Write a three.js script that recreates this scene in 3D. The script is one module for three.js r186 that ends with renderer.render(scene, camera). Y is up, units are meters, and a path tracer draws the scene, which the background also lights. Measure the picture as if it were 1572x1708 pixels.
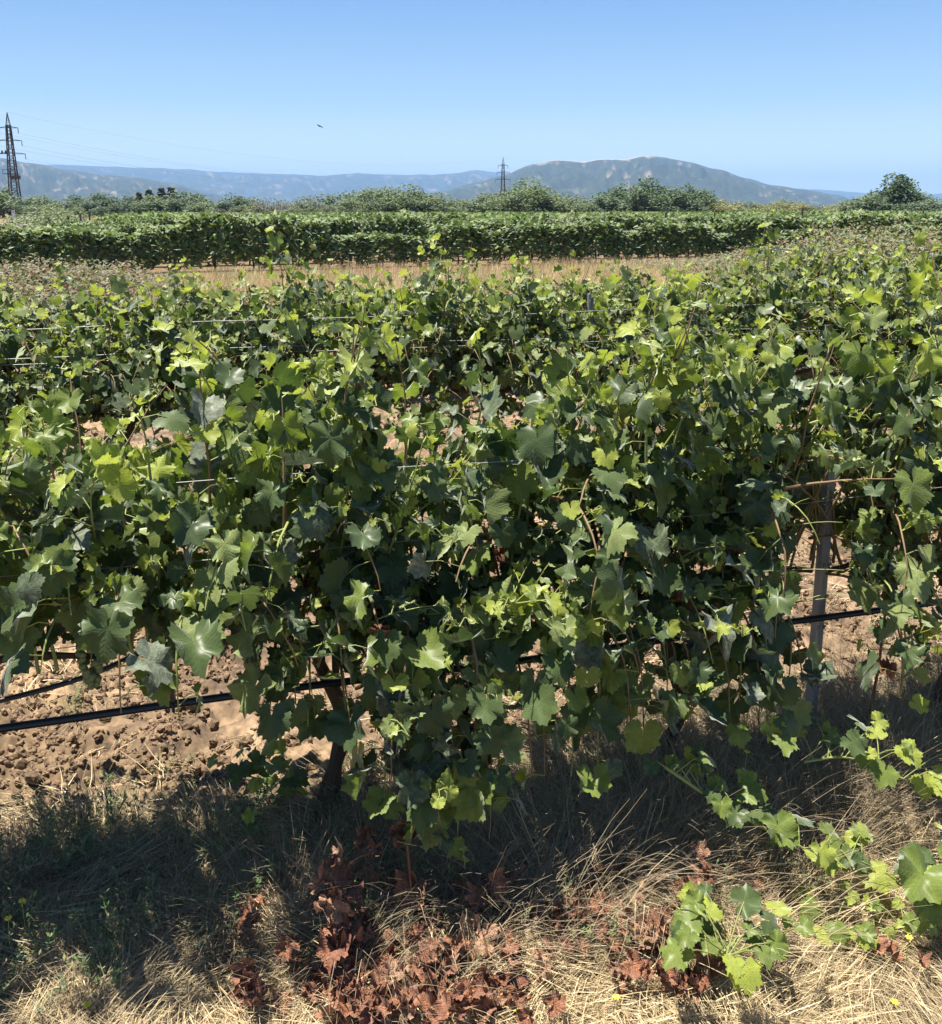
import * as THREE from 'three';
import { mergeGeometries } from 'three/addons/utils/BufferGeometryUtils.js';

// ---------------------------------------------------------------- camera, sky, sun, exposure
const EYE = 1.65, FOCAL = 1576, CX = 786, CY = 676, PITCH = THREE.MathUtils.degToRad(11.7);
const scene = new THREE.Scene();
const camera = new THREE.PerspectiveCamera(2 * THREE.MathUtils.radToDeg(Math.atan(1032 / FOCAL)), 1572 / 1708, 0.05, 60000);
camera.position.set(0, EYE, 0);
camera.rotation.x = -PITCH;
camera.setViewOffset(1572, 2064, 0, 356, 1572, 1708);
camera.updateProjectionMatrix();
const renderer = new THREE.WebGLRenderer();
renderer.toneMapping = THREE.LinearToneMapping;
renderer.toneMappingExposure = 2.5;
renderer.shadowMap.enabled = true;

const SUN_EL = THREE.MathUtils.degToRad(71), SUN_AZ = THREE.MathUtils.degToRad(-55);   // azimuth from the view direction, left negative
const sunDir = new THREE.Vector3(Math.sin(SUN_AZ) * Math.cos(SUN_EL), Math.sin(SUN_EL), -Math.cos(SUN_AZ) * Math.cos(SUN_EL));
{
  // clear summer sky: colour by height above the horizon only
  const W = 64, H = 1024, d = new Float32Array(W * H * 4);
  const stops = [[-90, 0.1386, 0.1369, 0.1262], [-0.01, 0.1386, 0.1369, 0.1262], [0, 0.5262, 0.5653, 0.5314], [3, 0.3765, 0.4595, 0.4817], [6, 0.2099, 0.315, 0.4152], [9, 0.142, 0.243, 0.3819], [12, 0.0977, 0.1882, 0.3587], [20, 0.0554, 0.1232, 0.2723], [40, 0.0291, 0.0719, 0.186], [90, 0.0187, 0.0493, 0.1428]];
  for (let j = 0; j < H; j++) {
    const el = (j + .5) / H * 180 - 90;
    let k = 0; while (k < stops.length - 2 && stops[k + 1][0] < el) k++;
    const a = stops[k], b = stops[k + 1], t = Math.min(1, Math.max(0, (el - a[0]) / (b[0] - a[0])));
    for (let i = 0; i < W; i++) { const o = (j * W + i) * 4; for (let c = 0; c < 3; c++) d[o + c] = a[c + 1] + (b[c + 1] - a[c + 1]) * t; d[o + 3] = 1; }
  }
  const sky = new THREE.DataTexture(d, W, H, THREE.RGBAFormat, THREE.FloatType);
  sky.mapping = THREE.EquirectangularReflectionMapping; sky.magFilter = THREE.LinearFilter; sky.needsUpdate = true;
  scene.background = sky; scene.environment = sky;
}
const sun = new THREE.DirectionalLight(new THREE.Color(1, .94, .83), 5);
sun.position.copy(sunDir).multiplyScalar(60); sun.target.position.set(0, 0, -8);
sun.castShadow = true; sun.shadow.mapSize.set(4096, 4096);
Object.assign(sun.shadow.camera, { left: -45, right: 45, top: 45, bottom: -45, near: 1, far: 160 });
scene.add(sun, sun.target);
scene.fog = new THREE.FogExp2(new THREE.Color(.36, .61, 1.0), 1.0e-4);

// ---------------------------------------------------------------- helpers
function rng(seed) { let a = seed >>> 0; return () => { a = (a + 0x6D2B79F5) | 0; let t = Math.imul(a ^ (a >>> 15), 1 | a); t = (t + Math.imul(t ^ (t >>> 7), 61 | t)) ^ t; return ((t ^ (t >>> 14)) >>> 0) / 4294967296; }; }
const V = (x, y, z) => new THREE.Vector3(x, y, z);
const lerp = (a, b, t) => a + (b - a) * t, clamp = (x, a = 0, b = 1) => Math.min(b, Math.max(a, x));
const sstep = (a, b, x) => { const t = clamp((x - a) / (b - a)); return t * t * (3 - 2 * t); };
function hash2(i, j) { let h = Math.imul(i, 374761393) + Math.imul(j, 668265263) | 0; h = Math.imul(h ^ (h >>> 13), 1274126177); return ((h ^ (h >>> 16)) >>> 0) / 4294967296; }
function noise(x, y) { const i = Math.floor(x), j = Math.floor(y), u = x - i, v = y - j, a = u * u * (3 - 2 * u), b = v * v * (3 - 2 * v); return lerp(lerp(hash2(i, j), hash2(i + 1, j), a), lerp(hash2(i, j + 1), hash2(i + 1, j + 1), a), b); }
function fbm(x, y, n = 4) { let s = 0, a = .5, t = 0; for (let k = 0; k < n; k++) { s += a * noise(x, y); t += a; x = x * 2.03 + 17.1; y = y * 2.03 + 9.7; a *= .5; } return s / t; }
const used = {};
function numbered(name) { const n = used[name] = (used[name] ?? -1) + 1; return n ? `${name}_${String(n).padStart(3, '0')}` : name; }
function shade(o) { o.traverse(m => { if (m.isMesh) { m.castShadow = true; m.receiveShadow = true; } }); return o; }
function thing(name, label, category, pos = [0, 0, 0], turn = 0, group) {
  const o = new THREE.Group(); o.name = numbered(name); o.position.set(...pos); o.rotation.y = turn;
  o.userData = { label, category }; if (group) o.userData.group = group; scene.add(o); return o;
}
function part(name, geo, mat, parent) { const m = new THREE.Mesh(geo, mat); m.name = name; m.castShadow = m.receiveShadow = true; parent.add(m); return m; }
function solo(name, geo, mat, data) { const m = new THREE.Mesh(geo, mat); m.name = numbered(name); m.castShadow = m.receiveShadow = true; m.userData = data; scene.add(m); return m; }
function stuff(name, geo, mat, items, label, category, parent) {   // items: {m: Matrix4, c: Color}
  const im = new THREE.InstancedMesh(geo, mat, items.length); im.name = parent ? name : numbered(name);
  items.forEach((it, i) => { im.setMatrixAt(i, it.m); if (it.c) im.setColorAt(i, it.c); });
  im.userData = parent ? { kind: 'stuff' } : { kind: 'stuff', label, category }; im.castShadow = im.receiveShadow = true; (parent || scene).add(im); return im;
}
function clone(o, name) { const c = o.clone(); c.name = numbered(name); c.userData = { ...o.userData }; scene.add(c); return c; }
// photograph pixel -> ray; a point at horizontal depth Z in front of the camera
const ray = (px, py) => { const u = (px - CX) / FOCAL, v = (CY - py) / FOCAL; return V(u, v * Math.cos(PITCH) - Math.sin(PITCH), -(v * Math.sin(PITCH) + Math.cos(PITCH))); };
const at = (px, py, Z) => { const r = ray(px, py); return V(r.x, r.y, r.z).multiplyScalar(Z / -r.z).add(V(0, EYE, 0)); };
const ground = (px, py) => { const r = ray(px, py); return r.multiplyScalar(EYE / -r.y).add(V(0, EYE, 0)); };
// rows run at an angle to the picture
const SLOPE = .287, TURN = Math.atan(SLOPE), ROWZ = [2.40, 5.50, 8.70];
const rowAt = (k, X) => V(X, 0, -(ROWZ[k] + SLOPE * X));

function tube(pts, r0, r1, sides = 5, closed = false) {
  const n = pts.length, pos = [], idx = [], uv = []; let side = V(1, 0, 0), L = 0;
  for (let i = 0; i < n; i++) {
    const t = pts[Math.min(n - 1, i + 1)].clone().sub(pts[Math.max(0, i - 1)]).normalize();
    if (i) L += pts[i].distanceTo(pts[i - 1]);
    side.addScaledVector(t, -side.dot(t)); if (side.lengthSq() < 1e-6) side = Math.abs(t.y) < .9 ? V(0, 1, 0).cross(t) : V(1, 0, 0).cross(t); side.normalize();
    const up = t.clone().cross(side), f = n > 1 ? i / (n - 1) : 0, r = typeof r0 === 'function' ? r0(f) : lerp(r0, r1, f);
    for (let s = 0; s <= sides; s++) { const a = s / sides * Math.PI * 2, p = pts[i].clone().addScaledVector(side, Math.cos(a) * r).addScaledVector(up, Math.sin(a) * r); pos.push(p.x, p.y, p.z); uv.push(s / sides, L); }
  }
  for (let i = 0; i < n - 1; i++) for (let s = 0; s < sides; s++) { const a = i * (sides + 1) + s, b = a + sides + 1; idx.push(a, b, a + 1, a + 1, b, b + 1); }
  const cap = (row, flip) => { for (let s = 1; s < sides - 1; s++) { const o = row * (sides + 1); flip ? idx.push(o, o + s + 1, o + s) : idx.push(o, o + s, o + s + 1); } };
  if (closed) { cap(0, false); cap(n - 1, true); }
  const g = new THREE.BufferGeometry(); g.setAttribute('position', new THREE.Float32BufferAttribute(pos, 3)); g.setAttribute('uv', new THREE.Float32BufferAttribute(uv, 2)); g.setIndex(idx); g.computeVertexNormals(); return g;
}
const bar = (a, b, w) => { const l = a.distanceTo(b), g = new THREE.BoxGeometry(w, l, w); g.applyQuaternion(new THREE.Quaternion().setFromUnitVectors(V(0, 1, 0), b.clone().sub(a).normalize())); return g.translate((a.x + b.x) / 2, (a.y + b.y) / 2, (a.z + b.z) / 2); };
const box = (w, h, d, x, y, z) => new THREE.BoxGeometry(w, h, d).translate(x, y, z);
function frame(pos, normal, tip, size) {   // matrix of a leaf: blade normal and tip direction
  const n = normal.clone().normalize(), y = tip.clone().addScaledVector(n, -tip.dot(n)); if (y.lengthSq() < 1e-5) y.set(n.y, -n.x, 0); y.normalize();
  const x = y.clone().cross(n); return new THREE.Matrix4().makeBasis(x, y, n).scale(V(size, size, size)).setPosition(pos);
}
function tint(g, r, gg, b) { const n = g.attributes.position.count, c = new Float32Array(n * 3); for (let i = 0; i < n; i++) { c[3 * i] = r; c[3 * i + 1] = gg; c[3 * i + 2] = b; } g.setAttribute('color', new THREE.BufferAttribute(c, 3)); return g; }
const rot = new THREE.Euler();
const place = (x, y, z, ry, s = 1, rx = 0, rz = 0, sy = s) => new THREE.Matrix4().compose(V(x, y, z), new THREE.Quaternion().setFromEuler(rot.set(rx, ry, rz)), V(s, sy, s));

// ---------------------------------------------------------------- textures
function tex(N, f, srgb, M = N) {
  const d = new Uint8Array(N * M * 4);
  for (let j = 0; j < M; j++) for (let i = 0; i < N; i++) { const c = f(i / N, j / M, i, j), o = (j * N + i) * 4; for (let k = 0; k < 3; k++) d[o + k] = clamp(c[k]) * 255; d[o + 3] = 255; }
  const t = new THREE.DataTexture(d, N, M); t.magFilter = THREE.LinearFilter; t.minFilter = THREE.LinearMipmapLinearFilter; t.generateMipmaps = true; t.wrapS = t.wrapT = THREE.RepeatWrapping; if (srgb) t.colorSpace = THREE.SRGBColorSpace; t.needsUpdate = true; return t;
}
// leaf: veins from the stalk, in the leaf's own plane (x -.6...6, y -.5...7)
const VEINS = [];
for (const a of [0, 52, -52, 108, -108]) {
  const r = a ? (Math.abs(a) > 100 ? .46 : .56) : .62, t = THREE.MathUtils.degToRad(a), dx = Math.sin(t), dy = Math.cos(t);
  VEINS.push([0, 0, dx * r, dy * r, .011]);
  for (let k = 1; k < 6; k++) for (const s of [-1, 1]) { const f = k / 6.3 * r, t2 = t + s * .75, l = (r - f) * .62; VEINS.push([dx * f, dy * f, dx * f + Math.sin(t2) * l, dy * f + Math.cos(t2) * l, .0055]); }
}
const LN = 256, veinField = new Float32Array(LN * LN), quilt = new Float32Array(LN * LN);
for (let j = 0; j < LN; j++) for (let i = 0; i < LN; i++) {
  const x = i / LN * 1.2 - .6, y = j / LN * 1.2 - .5; let v = 0, q = 9;
  for (const [x0, y0, x1, y1, w] of VEINS) { const ex = x1 - x0, ey = y1 - y0, t = clamp(((x - x0) * ex + (y - y0) * ey) / (ex * ex + ey * ey)), d = Math.hypot(x - x0 - ex * t, y - y0 - ey * t), ww = w * (1 - .6 * t); v = Math.max(v, clamp(1.3 - d / ww)); q = Math.min(q, d); }
  veinField[j * LN + i] = v; quilt[j * LN + i] = clamp(q * 16);
}
const leafPix = (u, v) => Math.min(LN - 1, v * LN | 0) * LN + Math.min(LN - 1, u * LN | 0);
const mapClean = tex(LN, (u, v) => { const k = leafPix(u, v), m = .74 + .16 * fbm(u * 9, v * 9, 3) + .10 * (fbm(u * 45, v * 45, 2) - .5), w = veinField[k]; return [lerp(m * .96, .98, w * .55), lerp(m, 1, w * .5), lerp(m * .95, .86, w * .5)]; }, true);
const speck = rng(77), specks = []; for (let i = 0; i < 700; i++) specks.push([speck(), speck(), .0018 + .0055 * speck() ** 3]);
const speckField = new Float32Array(LN * LN);
for (const [x, y, r] of specks) { const R = Math.ceil(r * LN) + 1, ci = x * LN | 0, cj = y * LN | 0; for (let j = -R; j <= R; j++) for (let i = -R; i <= R; i++) { const a = (ci + i + LN) % LN, b = (cj + j + LN) % LN; speckField[b * LN + a] = Math.max(speckField[b * LN + a], clamp(1.4 - Math.hypot(i, j) / (r * LN + .4))); } }
const mapSpray = tex(LN, (u, v) => { const k = leafPix(u, v), m = .50 + .12 * fbm(u * 8, v * 8, 3), w = veinField[k], s = speckField[k] * .85, film = .34 * sstep(.42, .68, fbm(u * 14 + 3, v * 14, 4)); const a = Math.max(s, film); return [lerp(lerp(m, .72, w * .4), .93, a), lerp(lerp(m * 1.02, .75, w * .4), .96, a), lerp(lerp(m, .7, w * .4), 1, a)]; }, true);
const bumpLeaf = tex(LN, (u, v) => { const k = leafPix(u, v), h = .55 * Math.sqrt(quilt[k]) + .35 * fbm(u * 40, v * 40, 2); return [h, h, h]; });
const mapDry = tex(LN, (u, v) => { const k = leafPix(u, v), m = .55 + .45 * fbm(u * 12, v * 12, 4), w = veinField[k]; return [lerp(m, .95, w * .4), lerp(m * .97, .9, w * .4), lerp(m * .95, .85, w * .4)]; }, true);
const tileNoise = (u, v, f, n) => { let s = 0, a = .5, t = 0; for (let k = 0; k < n; k++) { const F = f << k, x = u * F, y = v * F, i = Math.floor(x), j = Math.floor(y), p = x - i, q = y - j, A = p * p * (3 - 2 * p), B = q * q * (3 - 2 * q), w = z => ((z % F) + F) % F, o = k * 131; s += a * lerp(lerp(hash2(w(i) + o, w(j)), hash2(w(i + 1) + o, w(j)), A), lerp(hash2(w(i) + o, w(j + 1)), hash2(w(i + 1) + o, w(j + 1)), A), B); t += a; a *= .6; } return s / t; };
const mapSoil = tex(512, (u, v) => { const a = tileNoise(u, v, 8, 6), b = tileNoise(u, v, 64, 3), m = .62 + .5 * (a - .5) + .45 * (b - .5); return [m, m * .985, m * .96]; }, true);
const bumpSoil = tex(512, (u, v) => { const h = .5 * tileNoise(u, v, 10, 6) + .5 * tileNoise(u, v, 50, 3); return [h, h, h]; });
const mapBark = tex(128, (u, v) => { const m = .5 + .5 * tileNoise(u * 1, v * .25, 16, 4); return [m, m * .95, m * .9]; }, true);
const bumpBark = tex(128, (u, v) => { const m = tileNoise(u, v * .2, 16, 4); return [m, m, m]; });
const mapZinc = tex(128, (u, v) => { const m = .72 + .28 * tileNoise(u, v, 8, 4); return [m, m, m * 1.02]; }, true);

// ---------------------------------------------------------------- materials
const D2 = { side: THREE.DoubleSide };
const leafMat = (r, g, b, o = {}) => new THREE.MeshPhysicalMaterial({ color: new THREE.Color().setRGB(r, g, b), map: o.map || mapClean, bumpMap: bumpLeaf, bumpScale: o.bump ?? .0013, roughness: 1, transmission: o.t ?? .42, thickness: 0, ior: 1.4, clearcoat: o.coat ?? .55, clearcoatRoughness: .38, ...D2 });
const M = {
  mature: leafMat(.115, .175, .034, { t: .44 }), deep: leafMat(.070, .120, .027, { t: .38 }), mid: leafMat(.285, .36, .045, { t: .52 }), young: leafMat(.58, .63, .085, { t: .55, coat: .2 }),
  pale: leafMat(.33, .38, .13, { coat: .15 }), spray: leafMat(.24, .31, .16, { map: mapSpray, t: .28, coat: .3 }), dusty: leafMat(.40, .44, .30, { map: mapSpray, t: .2, coat: .2 }),
  yellow: leafMat(.52, .47, .06, { t: .5 }),
  dryLeaf: new THREE.MeshPhysicalMaterial({ color: new THREE.Color().setRGB(.50, .215, .11), map: mapDry, bumpMap: bumpLeaf, bumpScale: .006, roughness: 1, transmission: .15, thickness: 0, ...D2 }),
  dryDark: new THREE.MeshPhysicalMaterial({ color: new THREE.Color().setRGB(.37, .15, .08), map: mapDry, bumpMap: bumpLeaf, bumpScale: .006, roughness: 1, transmission: .12, thickness: 0, ...D2 }),
  dryTan: new THREE.MeshPhysicalMaterial({ color: new THREE.Color().setRGB(.64, .36, .22), map: mapDry, bumpMap: bumpLeaf, bumpScale: .006, roughness: 1, transmission: .18, thickness: 0, ...D2 }),
  cane: new THREE.MeshStandardMaterial({ color: new THREE.Color().setRGB(.20, .125, .065), roughness: .7 }),
  caneGreen: new THREE.MeshStandardMaterial({ color: new THREE.Color().setRGB(.22, .25, .07), roughness: .6 }),
  caneRed: new THREE.MeshStandardMaterial({ color: new THREE.Color().setRGB(.42, .19, .09), roughness: .65, map: mapBark }),
  bark: new THREE.MeshStandardMaterial({ color: new THREE.Color().setRGB(.14, .10, .07), roughness: .95, map: mapBark, bumpMap: bumpBark, bumpScale: .008 }),
  berry: new THREE.MeshPhysicalMaterial({ color: new THREE.Color().setRGB(.155, .185, .075), roughness: .45, transmission: 0, sheen: .3 }),
  zinc: new THREE.MeshStandardMaterial({ color: new THREE.Color().setRGB(.36, .37, .38), map: mapZinc, roughness: .5, metalness: .3 }),
  wire: new THREE.MeshStandardMaterial({ color: new THREE.Color().setRGB(.30, .30, .30), roughness: .6, metalness: .4 }),
  hose: new THREE.MeshStandardMaterial({ color: new THREE.Color().setRGB(.016, .016, .018), roughness: .42 }),
  wood: new THREE.MeshStandardMaterial({ color: new THREE.Color().setRGB(.22, .19, .155), roughness: .95, map: mapBark }),
  lattice: new THREE.MeshStandardMaterial({ color: new THREE.Color().setRGB(.085, .06, .05), roughness: .8, metalness: .2 }),
  straw: new THREE.MeshPhysicalMaterial({ vertexColors: true, roughness: 1, transmission: .22, thickness: 0, ...D2 }),
  herb: new THREE.MeshPhysicalMaterial({ vertexColors: true, roughness: 1, transmission: .35, thickness: 0, ...D2 }),
  clod: new THREE.MeshStandardMaterial({ color: new THREE.Color().setRGB(.52, .36, .225), roughness: 1, map: mapSoil }),
};
M.hill = new THREE.MeshStandardMaterial({ vertexColors: true, roughness: 1 });
M.berry.roughness = .5;

// ---------------------------------------------------------------- ground
const ROAD = [[-130, 62], [-75, 92], [-47, 101], [-34, 112], [-30, 140]];
function groundHeight(x, z) {   // z: depth in front of the camera
  const row = (z - SLOPE * x);
  let h = 0;
  const tilled = sstep(2.55, 2.9, row) * (1 - sstep(10.5, 12, row));
  if (z < 14 && z > -3) {
    const bed = Math.max(0, 1 - Math.abs(((row - 2.4 + 1.55) / 3.1 % 1 + 1) % 1 - .5) * 3.1 / .55);
    h += .035 * bed * (1 - tilled * .3);
    h += tilled * (.075 * (fbm(x * 2.6 + 5, z * 2.6, 3) - .5) + .10 * (fbm(x * 11, z * 11, 3) - .45) + .045 * (fbm(x * 34, z * 34, 2) - .5));
    h += (1 - tilled) * (.05 * (fbm(x * 3, z * 3, 3) - .5));
  }
  h += .25 * (fbm(x * .05 + 3, z * .05, 3) - .5) * sstep(12, 40, z);
  return h;
}
{
  const line = (lo, hi, step, far0, far1, g) => { const a = []; for (let v = lo; v <= hi + 1e-6; v += step) a.push(v); let s = step, v = hi; while (v < far1) { s *= g; v += s; a.push(v); } s = step; v = lo; const b = []; while (v > far0) { s *= g; v -= s; b.unshift(v); } return b.concat(a); };
  const xs = line(-2.2, 2.8, .021, -14000, 14000, 1.12), zs = line(1.1, 6.2, .021, -400, 14000, 1.075);
  const pos = [], col = [], uv = [], idx = [];
  for (const z of zs) for (const x of xs) {
    const row = z - SLOPE * x, tilled = sstep(2.5, 2.85, row) * (1 - sstep(10.3, 12, row));
    pos.push(x, groundHeight(x, z), -z); uv.push(x / 1.7, z / 1.7);
    const n = z < 60 ? fbm(x * 1.3, z * 1.3, 3) : fbm(x * .03, z * .03, 3), n2 = fbm(x * 7 + 40, z * 7, 2);
    let c = [.36, .27, .15];                                            // straw-covered verge
    c = c.map((v, k) => lerp(v, [.30, .21, .12][k], .5 * n2));
    const soil = [.52 + .12 * (n - .5), .36 + .08 * (n - .5), .225]; c = c.map((v, k) => lerp(v, soil[k], tilled));
    const far = sstep(11, 13.5, row); c = c.map((v, k) => lerp(v, [.52, .40, .19][k] * (.85 + .3 * n), far));
    const block = sstep(25.6, 27, z - .42 * x) * (1 - sstep(118, 122, z)); c = c.map((v, k) => lerp(v, [.42, .29, .16][k], block));
    const field = sstep(120, 140, z); c = c.map((v, k) => lerp(v, [.56, .43, .23][k] * (.85 + .3 * n), field));
    const plain = sstep(330, 600, z); c = c.map((v, k) => lerp(v, [.10, .13, .05][k], plain));
    col.push(...c);
  }
  const nx = xs.length; for (let j = 0; j < zs.length - 1; j++) for (let i = 0; i < nx - 1; i++) { const a = j * nx + i, b = a + nx; idx.push(a, a + 1, b, a + 1, b + 1, b); }
  const g = new THREE.BufferGeometry(); g.setAttribute('position', new THREE.Float32BufferAttribute(pos, 3)); g.setAttribute('color', new THREE.Float32BufferAttribute(col, 3)); g.setAttribute('uv', new THREE.Float32BufferAttribute(uv, 2)); g.setIndex(idx); g.computeVertexNormals();
  solo('ground', g, new THREE.MeshStandardMaterial({ vertexColors: true, map: mapSoil, bumpMap: bumpSoil, bumpScale: .02, roughness: 1 }), { kind: 'structure' });
  // asphalt road passing the pylon
  const rp = [], ri = []; ROAD.forEach(([x, z], i) => { const a = ROAD[Math.max(0, i - 1)], b = ROAD[Math.min(ROAD.length - 1, i + 1)], dx = b[0] - a[0], dz = b[1] - a[1], l = Math.hypot(dx, dz); for (const s of [-2.6, 2.6]) rp.push(x - dz / l * s, .2, -(z + dx / l * s)); if (i) ri.push(2 * i - 2, 2 * i - 1, 2 * i, 2 * i, 2 * i - 1, 2 * i + 1); });
  const rg = new THREE.BufferGeometry(); rg.setAttribute('position', new THREE.Float32BufferAttribute(rp, 3)); rg.setIndex(ri); rg.computeVertexNormals();
  solo('road', rg, new THREE.MeshStandardMaterial({ color: new THREE.Color().setRGB(.27, .27, .27), roughness: .9, side: THREE.DoubleSide }), { kind: 'structure' });
}

// ---------------------------------------------------------------- mountains
function mountain(name, prof, D, Dfront, seed, o = {}) {
  const cols = 520, rows = 46, back = 5, x0 = o.x0 ?? -500, x1 = o.x1 ?? 2100, pos = [], col = [], idx = [];
  const prY = px => { let k = 0; while (k < prof.length - 2 && prof[k + 1][0] < px) k++; const [a, ya] = prof[k], [b, yb] = prof[k + 1], t = clamp((px - a) / (b - a)), s = t * t * (3 - 2 * t); return lerp(ya, yb, lerp(t, s, .5)); };
  for (let j = 0; j <= rows + back; j++) for (let i = 0; i <= cols; i++) {
    const px = lerp(x0, x1, i / cols), top = at(px, prY(px) + 2.4 * (fbm(px * .05 + seed, 3, 3) - .5), D), t = Math.min(1, j / rows), over = Math.max(0, j - rows) / back;
    const Z = lerp(Dfront, D, t) + over * (D - Dfront) * .5, X = top.x * Z / D, H = Math.max(0, top.y);
    const q = 1 / (D * .03), rid = 1 - Math.abs(2 * fbm(X * q + seed, Z * q * .6, 5) - 1), rid2 = 1 - Math.abs(2 * fbm(X * q * 3.1 + seed, Z * q * 2, 4) - 1);
    let h = H * Math.pow(t, o.pow ?? .9) * (1 - over);
    const w = Math.sin(Math.PI * clamp(t * 1.02)) * (over ? 0 : 1); h += H * w * (.62 * (rid - .74) + .26 * (rid2 - .7)); h = Math.min(h, H * Z / D * (1 - .02 * (1 - t)));
    pos.push(X, h - 12 * (1 - t), -Z);
    const nn = fbm(X * q * 9 + seed, Z * q * 9, 3), cl = fbm(X * q * 4.2 + 31 + seed, Z * q * 13, 5), gr = fbm(X * q * 60, Z * q * 60, 2);
    const wd = sstep(.38, .62, nn) * .6 + sstep(.4, .6, gr) * .4; let c = [.010 + .022 * wd, .019 + .026 * wd, .012 + .010 * wd];
    const bare = sstep((o.c0 ?? .60) + .05, (o.c0 ?? .60) + .11, cl) * sstep(.10, .25, t) * (1 - sstep(.75, .95, t)) * sstep(.36, .6, gr);
    c = c.map((v, k) => lerp(v, [.30, .225, .165][k], bare * .62));
    if (o.bald) { const b = sstep(.80, .93, t + .18 * (fbm(px * .04, t * 12, 3) - .5)) * sstep(o.bald[0], o.bald[0] + 40, px) * (1 - sstep(o.bald[1] - 50, o.bald[1], px)); c = c.map((v, k) => lerp(v, [.40, .30, .20][k], b)); }
    col.push(...c);
  }
  for (let j = 0; j < rows + back; j++) for (let i = 0; i < cols; i++) { const a = j * (cols + 1) + i, b = a + cols + 1; idx.push(a, a + 1, b, a + 1, b + 1, b); }
  const g = new THREE.BufferGeometry(); g.setAttribute('position', new THREE.Float32BufferAttribute(pos, 3)); g.setAttribute('color', new THREE.Float32BufferAttribute(col, 3)); g.setIndex(idx); g.computeVertexNormals();
  return solo(name, g, M.hill, { kind: 'structure' });
}
mountain('mountain', [[-500, 300], [-200, 262], [-60, 258], [0, 264], [60, 273], [110, 283], [170, 291], [230, 296], [290, 306], [340, 320], [420, 338], [520, 348], [700, 350], [2100, 352]], 6200, 3600, 3, { c0: .57 });
mountain('mountain', [[-500, 290], [0, 280], [95, 274], [150, 277], [215, 279], [300, 282], [400, 288], [470, 290], [530, 293], [600, 289], [650, 292], [720, 291], [780, 288], [830, 293], [880, 302], [960, 318], [1100, 340], [2100, 350]], 12200, 8600, 11, { c0: .56 });
mountain('mountain', [[-500, 352], [520, 350], [640, 338], [735, 319], [800, 303], [840, 292], [890, 273], [925, 267], [955, 268], [975, 270], [1000, 265], [1040, 266], [1075, 260], [1110, 263], [1150, 270], [1200, 283], [1240, 296], [1290, 309], [1340, 316], [1400, 325], [1430, 337], [1500, 348], [2100, 352]], 6200, 3400, 23, { bald: [880, 1110], c0: .62 });
mountain('mountain', [[-500, 318], [600, 310], [740, 294], [795, 283], [830, 287], [900, 300], [1100, 318], [1260, 320], [1340, 315], [1400, 318], [1450, 322], [1520, 327], [1572, 322], [1700, 318], [2100, 330]], 14500, 11500, 41, { c0: .9 });

// ---------------------------------------------------------------- leaves
function leafGeo(seed, o = {}) {
  const R = rng(seed), nOut = o.outer ?? 44, nIn = o.inner ?? 12, pos = [0, 0, 0], uv = [], idx = [];
  const key = [[0, .62], [26, .52 - .07 * R()], [50, .57], [80, .47 - .07 * R()], [108, .52], [140, .43], [163, .37], [180, .10]];
  const rad = deg => { const a = Math.abs(deg); let k = 0; while (key[k + 1][0] < a) k++; const t = (a - key[k][0]) / (key[k + 1][0] - key[k][0]), s = t * t * (3 - 2 * t); return lerp(key[k][1], key[k + 1][1], s); };
  const fold = (o.fold ?? .5) * (R() - .25), droop = (o.droop ?? .55) * (R() * .9 + .1), rip = (o.rip ?? .05) * (.5 + R()), ph = R() * 6, ph2 = R() * 6, tw = (R() - .5) * .5;
  const lift = (x, y) => { const r = Math.hypot(x, y), a = Math.atan2(x, y); return fold * Math.abs(x) * .9 - droop * Math.max(0, y) ** 2 * 1.3 - .35 * droop * x * x + rip * Math.sin(a * 5 + ph) * r * 1.7 + rip * .6 * Math.sin(a * 9 + ph2) * r * r * 2 + tw * x * y + (o.crumple ? o.crumple * (fbm(x * 6 + seed, y * 6, 2) - .5) : 0); };
  const curl = (x, y) => { if (!o.roll) return [x, y, lift(x, y)]; const a = x * o.roll, b = y * o.roll * .6; return [Math.sin(a) / o.roll, Math.sin(b) / (o.roll * .6), lift(x, y) + (1 - Math.cos(a)) / o.roll + (1 - Math.cos(b)) / (o.roll * .6)]; };
  uv.push(.5, .5 / 1.2);
  const put = (deg, f, tooth) => { const t = THREE.MathUtils.degToRad(deg), r = rad(deg) * f * (1 + tooth), x = Math.sin(t) * r, y = Math.cos(t) * r; pos.push(...curl(x, y)); uv.push((x + .6) / 1.2, (y + .5) / 1.2); };
  for (let i = 0; i < nIn; i++) put(-180 + (i + .5) / nIn * 360, .52, 0);
  for (let i = 0; i < nOut; i++) put(-180 + (i + .5) / nOut * 360, 1, (i % 2 ? .062 : -.062) + (R() - .5) * .05);
  for (let i = 0; i < nIn; i++) { const a = 1 + i, b = 1 + (i + 1) % nIn; if (i < nIn - 1) idx.push(0, b, a); const k = nOut / nIn, o0 = 1 + nIn; const s = Math.round(i * k), e = Math.round((i + 1) * k), h = Math.floor((s + e) / 2); if (i === nIn - 1) { for (let q = s; q < nOut - 1; q++) idx.push(a, o0 + q + 1, o0 + q); break; } for (let q = s; q < e; q++) { const m = q < h ? a : b; idx.push(m, o0 + q + 1, o0 + q); } idx.push(a, b, o0 + h); }
  { const o0 = 1 + nIn; idx.push(0, 1, 1); }
  const g = new THREE.BufferGeometry(); g.setAttribute('position', new THREE.Float32BufferAttribute(pos, 3)); g.setAttribute('uv', new THREE.Float32BufferAttribute(uv, 2)); g.setIndex(idx.slice(0, -3)); g.computeVertexNormals(); return g;
}
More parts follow.
